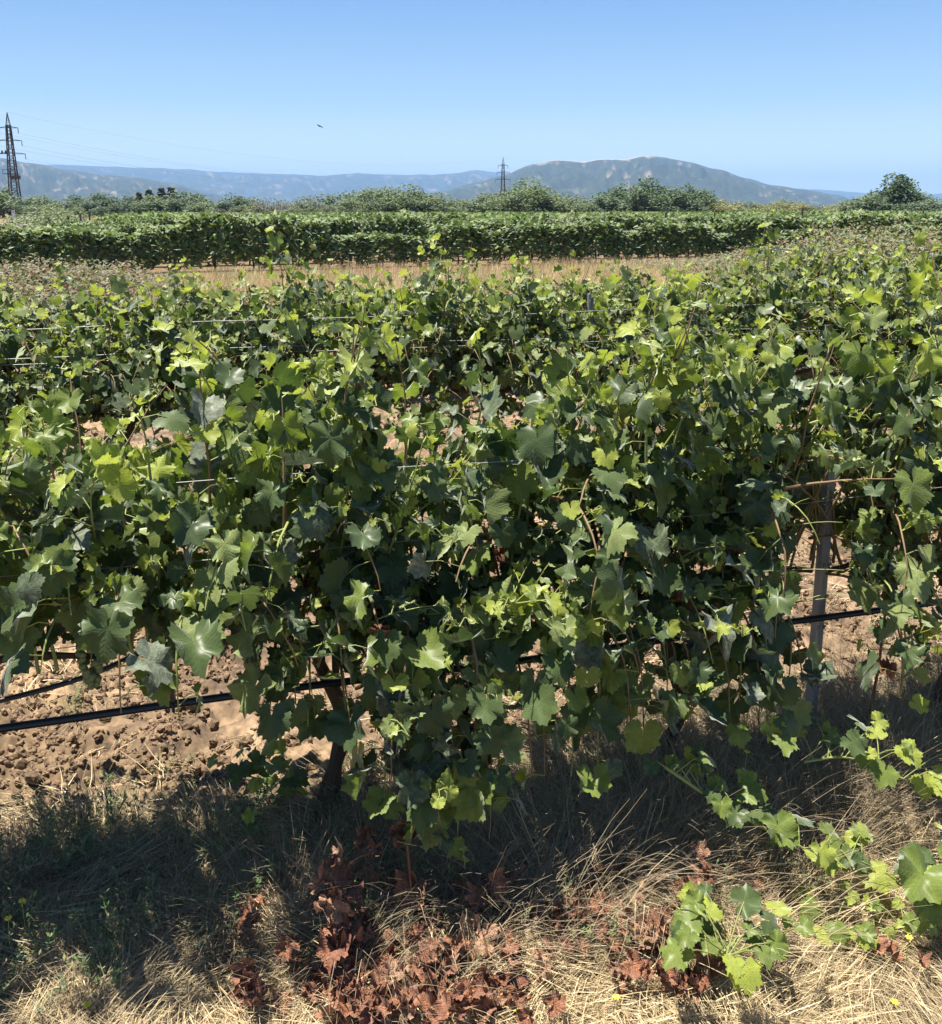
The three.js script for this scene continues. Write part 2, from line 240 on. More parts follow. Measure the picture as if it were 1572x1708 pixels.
const LEAF_NEAR = [...Array(16).keys()].map(k => leafGeo(100 + k, { fold: [.5, .5, .9, 1.4][k % 4], droop: [.5, .9, .6, 1.2][(k >> 1) % 4], rip: [.05, .08, .12][k % 3], roll: k < 6 ? 0 : .6 + .14 * (k - 6) }));
const LEAF_FAR = [...Array(8).keys()].map(k => leafGeo(200 + k, { outer: 16, inner: 6, rip: .06, fold: [.5, 1.2][k % 2], roll: k < 3 ? 0 : .3 * (k - 1) }));
const LEAF_DRY = [...Array(7).keys()].map(k => leafGeo(300 + k, { crumple: .7, rip: .16, droop: .9, roll: 1.2 + .45 * k, fold: 1 }));
const LEAF_SMALL = [...Array(4).keys()].map(k => leafGeo(400 + k, { outer: 20, inner: 8, rip: .09, fold: .9 }));

// ---------------------------------------------------------------- grapevine
const BERRY = new THREE.IcosahedronGeometry(1, 2);
function grapes(parent, p, seed, len = .115) {
  const R = rng(seed), c = new THREE.Group();
  const stem = part('grape_cluster', tube([V(0, .05, 0), V(.005, .02, 0), V(0, -len * .5, 0), V(0, -len * .9, 0)], .0025, .001, 4), M.caneGreen, parent); stem.position.copy(p);
  const n = 34 + (R() * 14 | 0);
  for (let i = 0; i < n; i++) { const f = (i + R()) / n, r = .025 * Math.pow(1 - f, .6) * (f < .1 ? .8 : 1) + .004, a = i * 2.4 + R(), b = part('berry', BERRY, M.berry, stem); b.position.set(Math.cos(a) * r, .012 - f * len, Math.sin(a) * r); b.scale.setScalar(.0082 + .0018 * R()); }
}
// grows the canes of one vine in its own axes (x along the row, z towards the camera's side); returns leaves and canes
function growVine(o) {
  const R = rng(o.seed), leaves = [], canes = [], petioles = [], rn = () => R() + R() + R() - 1.5;
  const leafAt = (node, out, f, young, shootDir, small = 1) => {
    const side = out.clone().add(V(rn() * .3, .15 + .3 * R(), rn() * .3)).normalize(), pl = (.045 + .05 * R()) * (1 - .55 * young) * small;
    const j = node.clone().addScaledVector(side, pl); j.y -= pl * .1;
    const normal = V(side.x * .55, .62, side.z * .55).add(V(rn() * .75, rn() * .5, rn() * .75)).normalize();
    const tip = V(side.x * .6, -.85 + .5 * young, side.z * .6).add(V(rn() * .35, rn() * .25, rn() * .35));
    const size = (.054 + .062 * R() ** 1.3) * (1 - .62 * young ** 1.5) * small;
    petioles.push(tube([node, node.clone().lerp(j, .55).add(V(0, .008, 0)), j], .0016, .0012, 3));
    const k = R(), hgt = j.y; let m;
    if (young > .65) m = k < .85 ? 'young' : 'mid';
    else if (young > .3) m = k < .34 ? 'young' : k < .85 ? 'mid' : 'pale';
    else if (k < .30) m = 'mature'; else if (k < .54) m = 'deep'; else if (k < .70) m = 'mid'; else if (k < .77) m = 'spray'; else if (k < .81) m = 'dusty'; else if (k < .955) m = 'pale'; else m = k < .965 ? 'yellow' : 'mature';
    if (hgt < .75 && young < .4 && R() < .016) m = 'dryDark';
    if (o.cull && o.cull(j)) { petioles.pop(); return; }
    leaves.push({ m: frame(j, normal, tip, size), mat: m, p: j, g: R() * 16 | 0, size });
  };
  const shoot = (start, dir, len, q) => {   // q: gravity, node spacing, first leaf, young tip share
    const step = .035, n = Math.max(4, Math.round(len / step)), pts = [start.clone()], d = dir.clone().normalize(); let p = start.clone(), next = q.first ?? .05, flip = R() < .5 ? 1 : -1, L = 0;
    for (let i = 0; i < n; i++) {
      const f = i / n; d.add(V(rn() * .14, rn() * .07 - (q.grav ?? .03) * f * (p.y > (o.top ?? 1.1) ? 2.2 : 1), rn() * .14));
      if (p.y > .5 && p.y < 1.06) { d.z -= clamp(Math.abs(p.z) - .12, 0, .3) * Math.sign(p.z) * .45; }
      if (p.y < .06 && d.y < 0) d.y *= -.2;
      d.normalize(); p = p.clone().addScaledVector(d, step); p.y = Math.max(p.y, .02); pts.push(p); L += step;
      if (L > next) {
        next = L + (q.gap ?? .040) * (.7 + .6 * R()); flip = -flip; const young = clamp((f - (q.young ?? .7)) / (1 - (q.young ?? .7)));
        const a = R() < .5 ? R() * 6.28 : (flip > 0 ? Math.PI / 2 : -Math.PI / 2) + rn() * .6, out = V(Math.cos(a), 0, Math.sin(a)); out.addScaledVector(d, -out.dot(d) * .7); if (Math.abs(p.z) > .1) out.z += Math.sign(p.z) * .5; out.normalize();
        leafAt(p, out, f, young, d, q.small ?? 1);
        if (R() < (q.lat ?? .40) && f < .75) { let pp = p.clone(), dd = out.clone().multiplyScalar(.9).add(V(rn() * .4, .35 + rn() * .3, rn() * .4)).normalize(), lp = [pp]; const k = 3 + (R() * 3 | 0); for (let z = 0; z < k; z++) { dd.add(V(rn() * .2, -.06, rn() * .2)).normalize(); pp = pp.clone().addScaledVector(dd, .035); lp.push(pp); const aa = R() * 6.28; leafAt(pp, V(Math.cos(aa), .2, Math.sin(aa)), 0, clamp(.25 + z / k * .8), dd, .66); } petioles.push(tube(lp, .0018, .001, 3)); }
      }
    }
    canes.push({ g: tube(pts, q.thick ?? .0048, .0014, 5), green: q.green ?? R() < .45 });
  };
  const nS = o.shoots ?? 15;
  for (let i = 0; i < nS; i++) { const x = -.5 + (i + R()) / nS, h = (o.heights ? o.heights(x + .0) : .62) * (.74 + .56 * R() ** 1.4); shoot(V(x, .52 + .1 * R(), rn() * .05), V(rn() * .35, 1, rn() * .38), h, { grav: .02, young: .74, lat: o.lat }); }
  const nD = o.skirt ?? 5;   // canes that arch out of the row and hang
  for (let i = 0; i < nD; i++) { const x = -.5 + (i + R()) / nD, s = R() < .6 ? 1 : -1; shoot(V(x, .58 + .35 * R(), s * .05), V(rn() * .5, .30 + .3 * R(), s * (.75 + .3 * R())), .30 + .25 * R(), { grav: .34, young: .85, gap: .05, lat: o.lat }); }
  for (const e of o.extra ?? []) shoot(V(e.x, e.y, e.z ?? 0), V(e.dx ?? 0, e.dy, e.dz ?? 0), e.len, e);
  const trunk = []; for (let k = 0; k <= 9; k++) { const f = k / 9; trunk.push(V(.035 * Math.sin(f * 7 + o.seed), f * .56 - .03, .03 * Math.sin(f * 5 + o.seed * 2))); }
  const arm = s => { const a = []; for (let k = 0; k <= 7; k++) { const f = k / 7; a.push(V(trunk[9].x + s * f * .46, .52 + .05 * Math.sin(f * 2.6) + .012 * rn(), trunk[9].z * (1 - f) + .012 * rn())); } return a; };
  return { leaves, canes, petioles, trunk: tube(trunk, f => .024 - .007 * f + .004 * Math.sin(f * 23 + o.seed), 0, 8), arms: [arm(-1), arm(1)].map(a => tube(a, f => .014 - .006 * f + .002 * Math.sin(f * 19), 0, 7)) };
}
function buildVine(root, o) {
  const g = growVine(o), set = o.set ?? LEAF_NEAR, maxParts = o.parts ?? 300;
  part('trunk', g.trunk, M.bark, root); g.arms.forEach(a => part('cordon', a, M.bark, root));
  if (o.fine !== false) { g.canes.forEach(c => part('cane', c.g, c.green ? M.caneGreen : M.cane, root)); }
  else { const m = part('cane', mergeGeometries(g.canes.map(c => c.g)), M.cane, root); m.userData.kind = 'stuff'; }
  const pt = part('petiole', mergeGeometries(g.petioles), M.caneGreen, root); pt.userData.kind = 'stuff';
  // the leaves that show largest are parts; the rest one part
  const order = g.leaves.map((l, i) => [l.p.z * 1.5 + l.size * 4 + (l.p.y > .95 ? .3 : 0), i]).sort((a, b) => b[0] - a[0]).map(a => a[1]);
  const rest = {};
  order.forEach((i, k) => {
    const l = g.leaves[i], geo = (l.mat.startsWith('dry') ? LEAF_DRY : set); const gg = geo[l.g % geo.length];
    if (k < maxParts) { const m = part('leaf', gg, M[l.mat], root); m.applyMatrix4(l.m); }
    else (rest[l.mat] ??= []).push(gg.clone().applyMatrix4(l.m));
  });
  for (const k in rest) { const m = part('inner_leaves', mergeGeometries(rest[k]), M[k], root); m.userData.kind = 'stuff'; }
  for (const [x, y, z, s] of o.grapes ?? []) grapes(root, V(x, y, z), s);
  return g.leaves.length;
}
const rowTurn = TURN;
const vine = (k, X, label, group) => { const p = rowAt(k, X); return thing('grapevine', label, 'grapevine', [p.x, groundHeight(p.x, -p.z) - .01, p.z], rowTurn, group); };
const nearCount = [];
// the pruned gap round the steel post: no leaf on the camera's side of its visible face
function clearOfPost(X) {
  const base = rowAt(0, X), post = rowAt(0, 1.065), L = Math.hypot(post.x, post.z), c = Math.cos(rowTurn), s = Math.sin(rowTurn);
  return p => { const wx = base.x + p.x * c + p.z * s, wz = base.z - p.x * s + p.z * c, t = (wx * post.x + wz * post.z) / (L * L), off = Math.abs(wx * post.z - wz * post.x) / L, h = EYE + (p.y - EYE) / t; return t < 1.02 && off < .085 && h > .31 && h < .86; };
}
{
  const G = 'vines of the nearest row';
  const hang = (x, z, len, dy = -.6) => ({ x, y: .56, z: .04, dx: 0, dy: .1, dz: z, len, grav: .55, young: .9, gap: .044, lat: .22 });
  // left edge
  nearCount.push(buildVine(vine(0, -1.33, 'grapevine cut off by the left edge, above the bare end of the black hose', G), { seed: 11, shoots: 48, skirt: 32, heights: x => .61 + .07 * Math.sin(x * 9), grapes: [[.42, .58, .02, 1]] }));
  nearCount.push(buildVine(vine(0, -.37, 'grapevine left of centre whose skirt of dark leaves hangs down to the grass', G), {
    seed: 23, shoots: 46, skirt: 28, heights: x => x > -.2 && x < .15 ? .70 : .61,
    extra: [{ x: 0.02, y: .9, z: 0.18, dx: .04, dy: 1, dz: .12, len: 0.5, grav: .002, young: .3, gap: .042, small: 1.25 }, { x: -0.12, y: .9, z: 0.2, dx: .04, dy: 1, dz: .12, len: 0.3, grav: .002, young: .3, gap: .042, small: 1.2 }, hang(-.14, .35, .28), hang(-.1, .2, .32), hang(-.06, .4, .3), hang(0, .25, .4), hang(.04, .4, .45), hang(-.02, .3, .36), hang(.1, .35, .7), hang(.18, .15, .7), hang(.25, .3, .74), hang(.33, .1, .72), hang(.46, .3, .6), hang(.48, .15, .6), hang(.08, .4, .55), hang(.16, .5, .62), hang(.22, .4, .7), hang(.28, .5, .66), hang(.34, .4, .62), hang(.42, .45, .55), hang(.12, .2, .6), hang(.3, .2, .66), hang(.38, .2, .6), hang(.2, .25, .62),
      { x: .03, y: .85, z: .08, dx: -.05, dy: 1, dz: .12, len: .62, grav: .004, young: .1, gap: .038, small: 1.2 }, { x: -.03, y: .9, z: .12, dx: .15, dy: 1, dz: .2, len: .5, grav: .004, young: .1, gap: .04, small: 1.15 }, { x: .33, y: .62, z: .1, dx: .1, dy: .35, dz: .8, len: .34, grav: .05, young: .15, gap: .032 }, { x: .40, y: .60, z: .12, dx: .3, dy: .45, dz: .8, len: .32, grav: .05, young: .1, gap: .03 },
      { x: -.28, y: .85, z: .08, dx: .1, dy: 1, dz: .1, len: .45, grav: .01, young: .15, gap: .04, small: 1.1 }, { x: -.4, y: .9, z: .15, dx: -.1, dy: 1, dz: .2, len: .3, grav: .01, young: .1, gap: .04 }],
    grapes: [[-.2, .58, .02, 3], [.33, .44, .16, 5], [.18, .3, .16, 6]] }));
  nearCount.push(buildVine(vine(0, .59, 'grapevine right of centre with a tall pale shoot, left of the steel post', G), {
    cull: clearOfPost(.59), seed: 37, shoots: 46, skirt: 28, heights: x => x < -.05 && x > -.4 ? .70 : .62,
    extra: [{ x: -0.2, y: .9, z: 0.2, dx: .04, dy: 1, dz: .12, len: 0.5, grav: .002, young: .3, gap: .042, small: 1.25 }, { x: -0.26, y: .9, z: 0.12, dx: .04, dy: 1, dz: .12, len: 0.55, grav: .002, young: .3, gap: .042, small: 1.2 }, hang(-.42, .4, .5), hang(-.32, .4, .42), hang(-.12, .4, .36), hang(.02, .3, .46), hang(.12, .4, .42), hang(.22, .3, .36), hang(-.48, .3, .6), hang(-.45, .15, .62), hang(-.36, .25, .6), hang(-.28, .15, .56), hang(-.18, .2, .55), hang(-.08, .3, .52), hang(0, .15, .55), hang(.1, .25, .55), hang(.18, .3, .5), hang(-.4, .2, .55), hang(-.2, .3, .5), hang(.07, .2, .5), hang(.15, .2, .44), { x: -.22, y: .85, z: .10, dx: .08, dy: 1, dz: .15, len: .62, grav: .006, young: .1, gap: .038, small: 1.2 }, { x: -.15, y: .85, z: .16, dx: .1, dy: 1, dz: .2, len: .42, grav: .006, young: .1, gap: .038, small: 1.15 }, { x: -.3, y: .85, z: .16, dx: -.05, dy: 1, dz: .2, len: .38, grav: .006, young: .15, gap: .04 }, { x: .3, y: .9, z: .1, dx: .1, dy: 1, dz: .2, len: .4, grav: .01, young: .2, gap: .04 }, { x: .2, y: .85, z: .12, dx: .5, dy: .3, dz: .7, len: .35, grav: .05, young: .9, thick: .006, green: false }],
    grapes: [[-.03, .40, .14, 7], [.24, .52, .14, 8], [-.42, .52, .12, 9], [-.30, .50, .14, 10], [.02, .33, .10, 12]] }));
  nearCount.push(buildVine(vine(0, 1.55, 'tall grapevine with bright young shoots right of the steel post', G), {
    cull: clearOfPost(1.55), seed: 41, shoots: 46, skirt: 28, heights: x => .71, extra: [{ x: -.2, y: .9, z: .05, dx: .1, dy: 1, dz: .15, len: .66, grav: .004, young: .08, gap: .038, small: 1.25, green: false }, { x: -.05, y: .9, z: .1, dx: .1, dy: 1, dz: .2, len: .58, grav: .006, young: .1, gap: .038, small: 1.2 }, { x: -.38, y: .85, z: .1, dx: .1, dy: 1, dz: .2, len: .42, grav: .01, young: .1, gap: .04, small: 1.2 }, { x: -.28, y: .9, z: .16, dx: -.05, dy: 1, dz: .2, len: .5, grav: .006, young: .1, gap: .04, small: 1.2 }, { x: -.12, y: .9, z: .2, dx: 0, dy: 1, dz: .3, len: .5, grav: .01, young: .1, gap: .04, small: 1.2 }, { x: -0.24, y: .9, z: 0.2, dx: .04, dy: 1, dz: .12, len: 0.62, grav: .002, young: .3, gap: .042, small: 1.35 }, { x: -0.1, y: .9, z: 0.24, dx: .04, dy: 1, dz: .12, len: 0.64, grav: .002, young: .3, gap: .042, small: 1.4 }, { x: -0.42, y: .9, z: 0.18, dx: .04, dy: 1, dz: .12, len: 0.4, grav: .002, young: .3, gap: .042, small: 1.3 }, { x: -0.02, y: .9, z: 0.1, dx: .04, dy: 1, dz: .12, len: 0.6, grav: .002, young: .3, gap: .042, small: 1.3 }, hang(-.52, .3, .5), hang(-.48, .2, .55), hang(-.44, .35, .5), hang(-.35, .7, .35), hang(-.2, .8, .5)],
    grapes: [[-.2, .66, .16, 13]] }));
  for (const [X, s, l] of [[-2.3, 51, 'grapevine of the nearest row beyond the left edge of view'], [2.52, 53, 'grapevine of the nearest row beyond the right edge of view']]) buildVine(vine(0, X, l, G), { seed: s, shoots: 34, skirt: 18, parts: 0, fine: false });
}
// second and third rows: three grown vines each, copied along the row
{
  const protos = [];
  for (let k = 0; k < 3; k++) { const r = thing('grapevine', '', 'grapevine', [0, 0, 0], rowTurn, ''); buildVine(r, { seed: 61 + k * 7, shoots: 44, skirt: 40, set: LEAF_FAR, parts: 240, fine: false, heights: x => .66 + .10 * Math.sin(x * 8 + k), lat: .34, extra: [...Array(16).keys()].map(i => ({ x: -.48 + i * .064, y: .5 + .1 * (i % 3), z: .03, dx: .1, dy: .1, dz: i % 2 ? .35 : -.35, len: .50 + .05 * (i % 4), grav: .5, young: .95, gap: .045 })) }); protos.push(r); }
  let used = 0; const R = rng(5);
  const put = (k, X, label, group, sy) => { const p = rowAt(k, X), o = used < 3 ? protos[used] : clone(protos[(used * 2 + k) % 3], 'grapevine'); used++; o.position.set(p.x, groundHeight(p.x, -p.z) - .01, p.z); o.rotation.y = rowTurn + (R() < .5 ? Math.PI : 0); o.scale.set(1, sy, 1); o.userData = { label, category: 'grapevine', group }; };
  for (let X = -3.75; X < 4.7; X += .96) put(1, X, 'grapevine of the second row, seen over the nearest row', 'vines of the second row', .98 + .06 * R());
  for (let X = -4.1; X < 6.9; X += .98) put(2, X, 'grapevine of the third row, its tops against the dry grass', 'vines of the third row', lerp(.84, 1.04, sstep(1.5, 4, X)) * (.97 + .06 * R()));
}
console.log('near leaves', nearCount);

// ---------------------------------------------------------------- trellis: posts, wires, hoses
function steelPost(pos, h, label) {
  const r = thing('trellis_post', label, 'post', pos, rowTurn + .25, 'galvanised trellis posts'), s = new THREE.Shape();
  const out = [[-.022, -.014], [-.022, .012], [-.014, .016], [-.010, .010], [-.004, .010], [0, .016], [.004, .010], [.010, .010], [.014, .016], [.022, .012], [.022, -.014], [.017, -.014], [.017, .008], [.013, .011], [.011, .006], [-.011, .006], [-.013, .011], [-.017, .008], [-.017, -.014]];
  s.moveTo(...out[0]); out.slice(1).forEach(p => s.lineTo(...p));
  const g = new THREE.ExtrudeGeometry(s, { depth: h + .3, bevelEnabled: false }); g.rotateX(-Math.PI / 2); g.scale(1, 1, -1); const ix = g.index; g.translate(0, -.3, 0); g.scale(.8, 1, .8);
  if (!ix) { const p = g.attributes.position, u = g.attributes.uv; for (let i = 0; i < p.count; i += 3) for (const at of [p, u]) for (let c = 0; c < at.itemSize; c++) { const a = at.array[(i + 1) * at.itemSize + c]; at.array[(i + 1) * at.itemSize + c] = at.array[(i + 2) * at.itemSize + c]; at.array[(i + 2) * at.itemSize + c] = a; } } g.computeVertexNormals();
  part('profile', g, M.zinc, r);
  for (let y = .16; y < h - .03; y += .10) for (const x of [-.0155, .0155]) { const k = part('hook', mergeGeometries([box(.004, .010, .006, x * .8, y, .0135), box(.004, .004, .010, x * .8, y + .006, .0155)]), M.zinc, r); }
  return r;
}
{
  const pp = rowAt(0, 1.065); steelPost([pp.x, groundHeight(pp.x, -pp.z), pp.z], 1.06, 'galvanised steel trellis post standing in the nearest row');
  const p2 = rowAt(1, .72); steelPost([p2.x, groundHeight(p2.x, -p2.z), p2.z], 1.10, 'galvanised steel post top sticking out of the second row');
  const wire = (k, h, d, X0, X1, r, name, mat, label, cat, group, sag = .012) => {
    const pts = [], N = 60; for (let i = 0; i <= N; i++) { const X = lerp(X0, X1, i / N), p = rowAt(k, X); p.y = h - sag * Math.sin((X + 40) * 1.05) ** 2 + .003 * Math.sin(X * 5 + h * 9); p.z += d; pts.push(p); }
    return solo(name, tube(pts, r, r, name === 'drip_hose' ? 10 : 5), mat, { label, category: cat, ...(group ? { group } : {}) });
  };
  const near = [[.62, .02, 'lowest'], [.80, -.025, 'second lowest'], [.86, .15, 'second highest'], [1.04, .12, 'topmost']];
  for (const [h, d, w] of near) wire(0, h, d, -3.5, 5, .0010, 'trellis_wire', M.wire, `${w} thin steel wire strung along the nearest vine row`, 'wire', 'wires of the nearest row');
  for (const [h, d, w] of [[.90, .17, 'lower'], [.935, .20, 'middle'], [1.07, .10, 'upper']]) wire(1, h, d, -5, 6.5, .0017, 'trellis_wire', M.wire, `${w} thin steel wire strung along the second vine row`, 'wire', 'wires of the second row');
  wire(0, .455, .055, -3.2, 4.6, .0098, 'drip_hose', M.hose, 'black drip irrigation hose running along the nearest row', 'hose', undefined, .008);
  wire(1, .10, .05, -5, 6, .009, 'drip_hose', M.hose, 'black drip hose low at the foot of the second row', 'hose');
  // loose tail of a hose at the left edge and the clip that holds the hose
  const a = rowAt(0, -1.6), b = rowAt(0, -1.02), c = rowAt(0, -.86), e = rowAt(0, -.74); a.y = .40; b.y = .475; c.y = .53; e.y = .60; for (const p of [a, b, c, e]) p.z -= .10;
  solo('loose_hose', tube(new THREE.CatmullRomCurve3([a, b, c, e]).getPoints(24), .007, .007, 8, true), M.hose, { label: 'short loose end of thin black hose behind the row at left edge', category: 'hose' });
  const k = rowAt(0, -.735), kz = k.z + .055; solo('hose_clip', mergeGeometries([box(.012, .085, .012, k.x, .497, kz), new THREE.TorusGeometry(.0125, .004, 6, 16).rotateY(Math.PI / 2 + rowTurn).translate(k.x, .449, kz)]), M.hose, { label: 'black plastic hanger clip holding the hose below the leaves', category: 'clip' });
  const st = rowAt(0, -.365); solo('vine_stake', tube([V(st.x, -.05, st.z - .03), V(st.x + .004, .5, st.z - .032), V(st.x, 1.0, st.z - .028)], .011, .009, 6, true), M.wood, { label: 'dark wooden stake behind the leaves left of centre', category: 'stake' });
  const s2 = rowAt(0, 1.28); solo('vine_stake', tube([V(s2.x - .03, -.02, s2.z + .04), V(s2.x, .25, s2.z + .03), V(s2.x + .01, .52, s2.z + .02)], .006, .004, 6, true), M.caneRed, { label: 'thin bare brown stick below the hose at right edge', category: 'stick' });
}

// ---------------------------------------------------------------- grass, straw, clods
function tuft(seed, o) {
  const R = rng(seed), pos = [], col = [], idx = [];
  for (let b = 0; b < o.n; b++) {
    const a = R() * 6.28, r0 = o.spread * Math.sqrt(R()), L = o.len * (.45 + .75 * R()), lean = o.lean * (.4 + R()), w = o.w * (.5 + 1.5 * R() ** 2), segs = o.segs ?? 4, tw = a + (R() - .5) * 2;
    let p = V(Math.cos(a + 1) * r0, -.01, Math.sin(a + 1) * r0), d = V(Math.cos(a) * lean, 1, Math.sin(a) * lean).normalize(); const s = V(-Math.sin(tw), .15 * (R() - .5), Math.cos(tw)), k = R(), base = pos.length / 3;
    const c = o.colors[Math.floor(R() * o.colors.length)], v = .75 + .5 * R(); if (o.flat) { p.y = .01 + o.flat * R(); d.y = (R() - .45) * .35; d.normalize(); }
    for (let i = 0; i <= segs; i++) {
      const f = i / segs, ww = w * (1 - f * .85) * (o.head && k < o.head && f > .7 ? 3.2 : 1); pos.push(p.x - s.x * ww, p.y - s.y * ww, p.z - s.z * ww, p.x + s.x * ww, p.y + s.y * ww, p.z + s.z * ww);
      for (let q = 0; q < 2; q++) col.push(c[0] * v, c[1] * v, c[2] * v);
      if (i < segs) { const e = base + i * 2; idx.push(e, e + 1, e + 2, e + 1, e + 3, e + 2); }
      d.add(V(Math.cos(a) * o.bend * (.5 + R()) + (R() - .5) * .25, -o.bend * .75 * f * (o.flat ? .2 : 1), Math.sin(a) * o.bend * (.5 + R()) + (R() - .5) * .25)).normalize(); p = p.clone().addScaledVector(d, L / segs); if (p.y < .004) p.y = .004 + .01 * R();
    }
  }
  const g = new THREE.BufferGeometry(); g.setAttribute('position', new THREE.Float32BufferAttribute(pos, 3)); g.setAttribute('color', new THREE.Float32BufferAttribute(col, 3)); g.setIndex(idx); g.computeVertexNormals(); return g;
}
const STRAW = [[.58, .46, .27], [.50, .39, .22], [.64, .54, .34], [.40, .30, .16], [.32, .23, .13], [.54, .44, .25]];
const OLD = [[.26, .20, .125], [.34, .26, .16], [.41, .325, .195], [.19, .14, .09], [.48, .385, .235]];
const HERB = [[.10, .17, .055], [.14, .20, .07], [.20, .24, .10], [.085, .14, .05], [.24, .22, .11]];
{
  const R = rng(901), mk = n => [...Array(n)].map(() => []);
  const dist = (x, z) => z - SLOPE * x - 2.4;   // distance behind the nearest row (negative: on the camera's side)
  // short pale stubble and lying straw on the verge, in patches
  const stub = [tuft(1, { n: 900, spread: .28, len: .06, lean: .7, w: .0008, bend: .22, colors: STRAW, head: .1 }), tuft(2, { n: 800, spread: .28, len: .085, lean: 1.0, w: .0008, bend: .3, colors: STRAW }), tuft(3, { n: 560, spread: .26, len: .13, lean: 2.2, w: .0008, bend: .1, colors: STRAW, flat: .045 }), tuft(4, { n: 30, spread: .12, len: .17, lean: 2.2, w: .0012, bend: .1, colors: STRAW, flat: .02 })];
  const A = mk(3);
  for (let x = -2.6; x < 3.1; x += .3) for (let z = .9; z < 3.4; z += .3) for (let k = 0; k < 3; k++) { const X = x + (R() - .5) * .2, Z = z + (R() - .5) * .2; if (dist(X, Z) > .05 || Math.abs(X) > Z * .75 + .5) continue; A[k].push({ m: place(X, groundHeight(X, Z), -Z, R() * 6.28, .9 + .25 * R()), c: new THREE.Color().setScalar(.75 + .45 * R()) }); }
  ['short_dry_grass', 'dry_grass', 'lying_straw'].forEach((n, k) => stuff(n, stub[k], M.straw, A[k], ['short bleached dry grass on the verge at the bottom', 'dry bent grass on the verge before the vines', 'loose straw lying flat on the verge'][k], k === 2 ? 'straw' : 'grass'));
  // tall arching dead grass under the nearest row
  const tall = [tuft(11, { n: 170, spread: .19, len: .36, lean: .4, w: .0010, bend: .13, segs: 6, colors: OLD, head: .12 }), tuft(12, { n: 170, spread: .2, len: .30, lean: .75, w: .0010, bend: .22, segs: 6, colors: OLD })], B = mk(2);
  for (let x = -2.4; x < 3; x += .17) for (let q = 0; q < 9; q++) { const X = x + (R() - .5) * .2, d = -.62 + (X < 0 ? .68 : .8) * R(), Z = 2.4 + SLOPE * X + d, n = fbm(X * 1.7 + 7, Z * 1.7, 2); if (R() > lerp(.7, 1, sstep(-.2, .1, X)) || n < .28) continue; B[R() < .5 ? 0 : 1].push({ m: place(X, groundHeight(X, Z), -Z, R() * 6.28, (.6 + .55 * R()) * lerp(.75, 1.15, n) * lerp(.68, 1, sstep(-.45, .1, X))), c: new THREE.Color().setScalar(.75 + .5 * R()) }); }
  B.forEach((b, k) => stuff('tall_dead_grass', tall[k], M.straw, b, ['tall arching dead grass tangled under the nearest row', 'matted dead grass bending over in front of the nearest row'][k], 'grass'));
  // low herbs among the dead grass
  const herb = herbClump(21, HERB), C = [];
  for (let i = 0; i < 640; i++) { const x = -2.4 + 5.2 * R(), left = x < -.15, d = left ? -.5 + .62 * R() : -.7 + .9 * R(), z = 2.4 + SLOPE * x + d; if (R() > (left ? .6 : .25)) continue; C.push({ m: place(x, groundHeight(x, z), -z, R() * 6.28, (left ? .5 : .4) + .45 * R()), c: new THREE.Color().setRGB(.8 + .4 * R(), .8 + .4 * R(), .8 + .3 * R()) }); }
  stuff('low_weeds', herb, M.herb, C, 'low grey green weeds growing through the dead grass', 'weeds');
  // straw, clods and weeds on the tilled soil
  const E = [], F = mk(3), K = [];
  for (let i = 0; i < 1500; i++) { const x = -5 + 11 * R(), d = .12 + 8.5 * R() ** 1.6, z = 2.4 + SLOPE * x + d; if (Math.abs(x) > z * .62) continue; const right = sstep(-.2, .5, x); if (R() > lerp(.22, 1, right)) continue; E.push({ m: place(x, groundHeight(x, z) - .004, -z, R() * 6.28, .6 + .7 * R()), c: new THREE.Color().setScalar(.8 + .4 * R()) }); }
  stuff('scattered_straw', stub[3], M.straw, E, 'bits of straw scattered over the tilled soil', 'straw');
  const clods = [0, 1, 2].map(k => { const g = new THREE.IcosahedronGeometry(1, 1), p = g.attributes.position; for (let i = 0; i < p.count; i++) { const v = V(p.getX(i), p.getY(i), p.getZ(i)), n = .35 + 1.2 * fbm(v.x * 1.7 + k * 9 + v.z, v.y * 1.7 + v.z * .7 + 4, 3); p.setXYZ(i, v.x * n, v.y * n * .75, v.z * n); } g.computeVertexNormals(); return g; });
  for (let i = 0; i < 13000; i++) { const x = -4.5 + 10 * R(), d = .1 + 7.5 * R() ** 1.7, z = 2.4 + SLOPE * x + d; if (Math.abs(x) > z * .6) continue; const s = .003 + .024 * R() ** 3.5; F[i % 3].push({ m: new THREE.Matrix4().compose(V(x, groundHeight(x, z) + s * .25, -z), new THREE.Quaternion().setFromEuler(new THREE.Euler(R() * 6, R() * 6, R() * 6)), V(s * (.8 + .5 * R()), s, s * (.8 + .5 * R()))), c: new THREE.Color().setScalar(.75 + .5 * R()) }); }
  for (let i = 0; i < 26000; i++) { const x = -1.8 + 4.4 * R(), d = .25 + 2.1 * R() ** 1.3, z = 2.4 + SLOPE * x + d; if (Math.abs(x) > z * .56 || fbm(x * 5, z * 5, 2) < .40) continue; const s = .004 + .011 * R() ** 2; F[i % 3].push({ m: new THREE.Matrix4().compose(V(x, groundHeight(x, z) + s * .1, -z), new THREE.Quaternion().setFromEuler(new THREE.Euler(R() * 6, R() * 6, R() * 6)), V(s * (.8 + .6 * R()), s, s * (.8 + .6 * R()))), c: new THREE.Color().setScalar(.8 + .45 * R()) }); }
  F.forEach((f, k) => stuff('soil_clods', clods[k], M.clod, f, 'crumbly brown clods of tilled soil between the rows', 'soil'));
